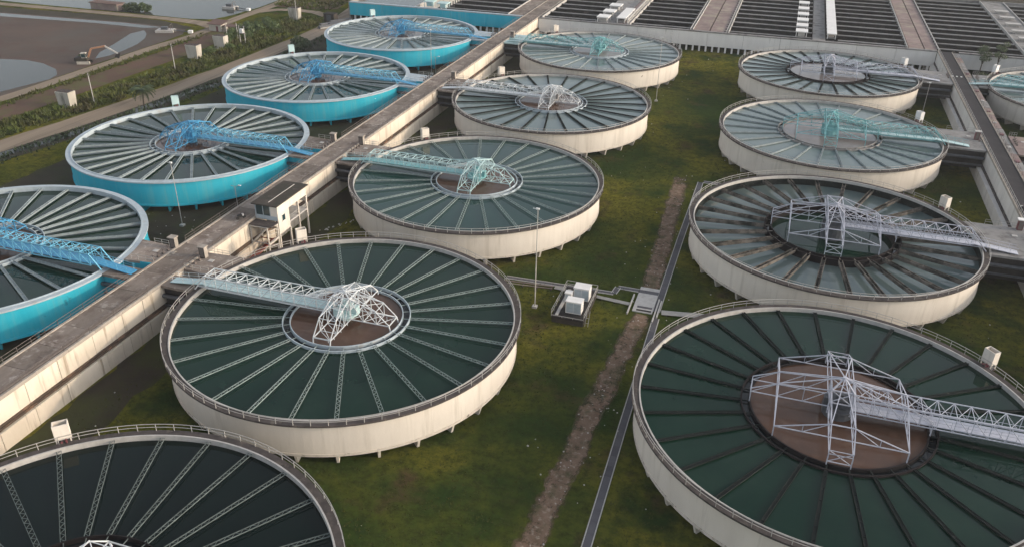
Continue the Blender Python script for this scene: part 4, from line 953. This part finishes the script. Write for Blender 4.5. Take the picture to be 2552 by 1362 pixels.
def palm(x, y_, h, fl, label, n=20, m='leaf_dark'):
    o = thing('palm_tree', (x, y_, 0), label, 'palm tree', 'palm trees')
    part('trunk', MB().cyl((0, 0, 0), (.15, .1, h * .5), .22, .17, n=7).cyl((.15, .1, h * .5), (.2, .25, h), .17, .13, n=7), 'bark', o)
    for k in range(n):
        a = 6.283 * k / n + random.uniform(-.2, .2); el = random.uniform(-.2, 1.1); c = MB(); N = 9; px, pz, r_ = 0, 0, 0
        pts = [(0, 0)]
        for i in range(N):
            e = el - i * .22; r_ += fl / N * math.cos(e); pz += fl / N * math.sin(e); pts.append((r_, pz))
        for i in range(N):
            (r0, z0), (r1, z1) = pts[i], pts[i + 1]; wd = fl * .2 * math.sin(math.pi * (i + 1) / (N + 1.2))
            c.bar((r0, 0, z0), (r1, 0, z1), .05)
            for s_ in (-1, 1):
                for q in (0, .33, .66):
                    rr = r0 + (r1 - r0) * q; zz = z0 + (z1 - z0) * q; b = len(c.v)
                    c.v += [(rr - fl / N * .12, 0, zz), (rr + fl / N * .34, 0, zz), (rr + fl * .11, s_ * wd * 1.5, zz - wd * .5)]; c.f.append((b, b + 1, b + 2))
        fo = part('frond', c, m, o, (.2, .25, h), a)
    return o
palm(-165.2, 183.5, 4.6, 4.2, 'dark palm tree beside the dirt road in front of a blue tank')
def tree(x, y_, h, cr, label, m='leaf_dark', n=7):
    o = thing('broadleaf_tree', (x, y_, 0), label, 'tree', 'trees right of the road')
    t = MB().cyl((0, 0, 0), (.1, 0, h * .6), .22, .14, n=7)
    c = MB()
    for k in range(n):
        ox, oy, oz = random.uniform(-.7, .7) * cr, random.uniform(-.7, .7) * cr, h * random.uniform(.55, 1.0)
        t.cyl((.05, 0, h * .45), (ox * .8, oy * .8, oz), .08, .03, n=5)
        i0 = len(c.v); leaf_cloud(c, 170, .55 * cr, .55 * cr, .42 * cr, 0, .2, .25); c.v[i0:] = [(a + ox, b + oy, d + oz) for a, b, d in c.v[i0:]]
    part('trunk', t, 'bark', o); part('crown', c, m, o)
tree(61.5, 300.5, 9.5, 2.3, 'slim dark tree in front of the basin wall just right of the road')
tree(66.0, 300.8, 11.5, 2.0, 'taller dark tree in front of the basin wall, right of the slim one')
tree(80, 299.5, 8.0, 5.0, 'broad dark tree at the right edge in front of the basin wall')
for k, (x, s_) in enumerate(((60, 2.4), (62.8, 2.8), (65.6, 2.5), (68.4, 2.9))):
    shrub(x, 294.5, s_, 'dark hedge shrub under the trees right of the road, ' + ['nearest the road', 'second from the road', 'third from the road', 'farthest from the road'][k], 'leaf_dark', 'hedge shrubs right of the road')
for k in range(5): shrub(55.5 + k * 1.4, 289 - k * 1.0, 1.6, 'low green shrub between the road and the hedge, ' + ['farthest back', 'second from the back', 'middle of five', 'second from the front', 'nearest the tank'][k], 'leaf', 'low shrubs right of the road')

# ------------------------------------------------------------------ far left objects
def pier(x, y_, label):
    o = thing('bridge_pier', (x, y_, 0), label, 'concrete pier', 'unfinished concrete piers beside the dirt road')
    part('shaft', MB().quad8([(-1.9, -1.2, 0), (1.9, -1.2, 0), (1.9, 1.2, 0), (-1.9, 1.2, 0), (-2.2, -1.4, 4.3), (2.2, -1.4, 4.3), (2.2, 1.4, 4.3), (-2.2, 1.4, 4.3)]), 'pierc', o)
    part('cap_recess', MB().box(-1.9, 1.9, -1.1, 1.1, 4.302, 4.42), 'walk_dark', o)
    rb = MB()
    for k in range(8): rb.bar((-1.7 + k * .48, -.9 + (k % 2) * 1.8, 4.42), (-1.7 + k * .48 + random.uniform(-.1, .1), -.9 + (k % 2) * 1.8, 4.9), .06)
    part('rebar', rb, 'rust', o)
for x, y_, lb in ((-184, 176, 'pale concrete pier nearest the left edge, beside the reeds'), (-184.2, 232, 'pale concrete pier left of the thicket, larger of the two side by side'), (-183.6, 246, 'weathered concrete pier at the foot of the thicket'), (-184.5, 296, 'brown topped concrete pier beside a pole at the far road loop')):
    pier(x, y_, lb)
def upole(x, y_, label, h=8.2):
    o = thing('utility_pole', (x, y_, 0), label, 'utility pole', 'utility poles along the dirt road')
    part('pole', MB().cyl((0, 0, 0), (0, 0, h), .14, .1, n=7), 'lip', o); part('crossarm', MB().box(-.7, .7, -.06, .06, h - .6, h - .45), 'rail_dark', o)
upole(-180.3, 181.6, 'slim concrete pole at the reeds right of the nearest pier'); upole(-180.6, 217.2, 'slim concrete pole in the reeds left of the paired piers'); upole(-182.3, 293.4, 'slim concrete pole beside the farthest pier', 9)
tr = thing('transformer_stand', (-180.2, 253.8, 0), 'white topped transformer on a two legged frame beside the dirt road', 'transformer')
part('pole', MB().cyl((-1.0, 0, 0), (-1.0, 0, 6.2), .16, .13, n=7), 'lip', tr); part('pole', MB().cyl((1.0, 0, 0), (1.0, 0, 6.2), .16, .13, n=7), 'lip', tr)
part('platform', MB().box(-1.3, 1.3, -.4, .4, 3.6, 3.8), 'rail_dark', tr); part('transformer', MB().box(-.6, .6, -.5, .5, 3.802, 5.2), 'white', tr); part('crossarm', MB().box(-1.3, 1.3, -.06, .06, 5.9, 6.05), 'rail_dark', tr)
for k, (x, y_) in enumerate(((-188, 256), (-186.5, 260))):
    tag(part('post', MB().cyl((0, 0, 0), (0, 0, 5.5), .12, n=6), 'lip', loc=(x, y_, 0)), ['bare pale post left of the transformer at the thicket', 'bare pale post nearest the shed in the thicket'][k], 'post', 'bare posts in the thicket')
sh = thing('shed', (-200.5, 268.5, 0), 'small pinkish shed with dark sloping roof beside the embankment road', 'shed')
part('wall', MB().box(-2.6, 2.6, -2.0, 2.0, 0, 2.5), 'pierc', sh)
part('roof', MB().quad8([(-3.1, -2.5, 2.5), (3.1, -2.5, 2.5), (3.1, 2.5, 3.3), (-3.1, 2.5, 3.3), (-3.1, -2.5, 2.62), (3.1, -2.5, 2.62), (3.1, 2.5, 3.42), (-3.1, 2.5, 3.42)]), 'roof_red', sh)
part('door', MB().box(.4, 1.3, -2.05, -2.002, 0, 1.9), 'maroon', sh); part('yard_wall', MB().box(2.7, 12, -1.9, -1.7, 0, 1.0), 'pink', sh); part('awning', MB().box(2.7, 8, -1.6, 1.6, 2.0, 2.1), 'roof_red', sh)
ex = thing('excavator', (-212.0, 213.5, 0), 'dark excavator with orange boom and pale cab reaching over the mud pond at far left', 'excavator', rz=R(22))
part('track', MB().box(-2.0, 2.0, -1.5, -.95, 0, .9), 'pierc', ex); part('track', MB().box(-2.0, 2.0, .95, 1.5, 0, .9), 'black', ex)
cb = part('body', MB().box(-2.0, 1.3, -1.3, 1.3, 1.0, 2.0), 'roof_dark', ex); part('counterweight', MB().box(-2.6, -2.0, -1.3, 1.3, 1.0, 2.1), 'black', ex)
part('cab', MB().box(-.3, 1.1, -1.3, -.1, 2.002, 3.4).box(-.4, 1.2, -1.4, 0, 3.402, 3.6), 'pierc', ex); part('window', MB().box(1.102, 1.13, -1.2, -.2, 2.2, 3.3).box(-.2, 1.0, -1.33, -1.302, 2.2, 3.3), 'glass', ex)
part('boom', MB().bar((1.0, .5, 1.6), (2.6, .5, 4.6), .4, .5).bar((2.6, .5, 4.6), (7.0, .5, 5.4), .38, .5), 'orange', ex)
part('stick', MB().bar((7.0, .5, 5.4), (10.6, .5, 3.0), .35, .4), 'lip', ex); part('bucket', MB().quad8([(10.2, 0, 2.9), (11.2, 0, 3.0), (11.2, 1.0, 3.0), (10.2, 1.0, 2.9), (9.6, 0, 2.0), (10.8, 0, 1.6), (10.8, 1.0, 1.6), (9.6, 1.0, 2.0)]), 'black', ex)
def raft(x, y_, rz, L_, label):
    o = thing('dredger_raft', (x, y_, 0), label, 'raft', None, R(rz))
    for s_ in (-1, 1): part('pontoon', MB().box(-L_ / 2, L_ / 2, s_ * 1.4 - .5, s_ * 1.4 + .5, .05, .8), 'rail', o)
    part('deck', MB().box(-L_ / 2 + .3, L_ / 2 - .3, -1.85, 1.85, .802, .95), 'lip', o)
    part('engine', MB().box(-1.4, .9, -.8, .8, .95, 1.9), 'dark_steel', o); part('frame', MB().bar((L_ / 2 - 1, -1, .95), (L_ / 2 - 1, -1, 2.8), .12).bar((L_ / 2 - 1, 1, .95), (L_ / 2 - 1, 1, 2.8), .12).bar((L_ / 2 - 1, -1, 2.8), (L_ / 2 - 1, 1, 2.8), .12), 'rail_dark', o)
    part('discharge_pipe', MB().cyl((L_ / 2, 0, .7), (L_ / 2 + 6, -1.5, .35), .18, n=7), 'dark_steel', o)
    part('float', MB().box(L_ / 2 + 5.5, L_ / 2 + 7, -2.4, -.9, .05, 1.0), 'white', o)
raft(-216.5, 259, 20, 6.5, 'pale dredging raft at the corner of the mud pond'); raft(-219, 303, 5, 5.5, 'small dark dredging raft on the far grey pond')
bx = thing('storage_container', (-169.6, 297.5, 0), 'dark storage container beside the dirt road left of the blue basin wall', 'container')
part('body', MB().box(-2.2, 2.2, -1.6, 1.6, 0, 3.0), 'roof_dark', bx); part('door', MB().box(-1.0, 1.0, -1.66, -1.602, .2, 2.7), 'dark_steel', bx); part('roof', MB().box(-2.3, 2.3, -1.7, 1.7, 3.002, 3.15), 'dark', bx)
for k, (x, y_, rz) in enumerate(((-166.8, 292, 60), (-165.2, 288, 64), (-165.6, 298, 58), (-164.0, 294, 62))):
    o = thing('pipe_stack', (x, y_, 0), ['second nearest stack of dark pipes by the blue basin corner', 'nearest stack of dark pipes by the blue basin corner', 'stack of dark pipes beside the dark storage container', 'stack of dark pipes nearest the blue basin wall'][k], 'pipes', 'dark pipe stacks at the blue basin corner', R(rz))
    for q in range(4): part('pipe', MB().cyl((-4.5, q * .55 - .8, .28), (4.5, q * .55 - .8, .28), .26, n=8), 'dark_steel' if q % 2 else 'rail', o)
    for q in range(3): part('pipe', MB().cyl((-4.5, q * .55 - .52, .74), (4.5, q * .55 - .52, .74), .26, n=8), 'dark_steel', o)
sb = thing('roadside_shack', (-262, 283.5, 0), 'pale shack with trees at the top left edge beside the pond bank', 'shed')
part('wall', MB().box(-8, 5, -2, 2, 0, 2.6), 'pink', sb); part('roof', MB().box(-8.5, 5.5, -2.5, 2.5, 2.602, 2.8), 'roof_red', sb)
for k in range(3): shrub(-254 + k * 4, 284, 3.2, 'dark shrub beside the pale shack at top left, ' + ['touching the shack', 'middle of three', 'farthest from the shack'][k], 'leaf_dark', 'shrubs beside the pale shack')
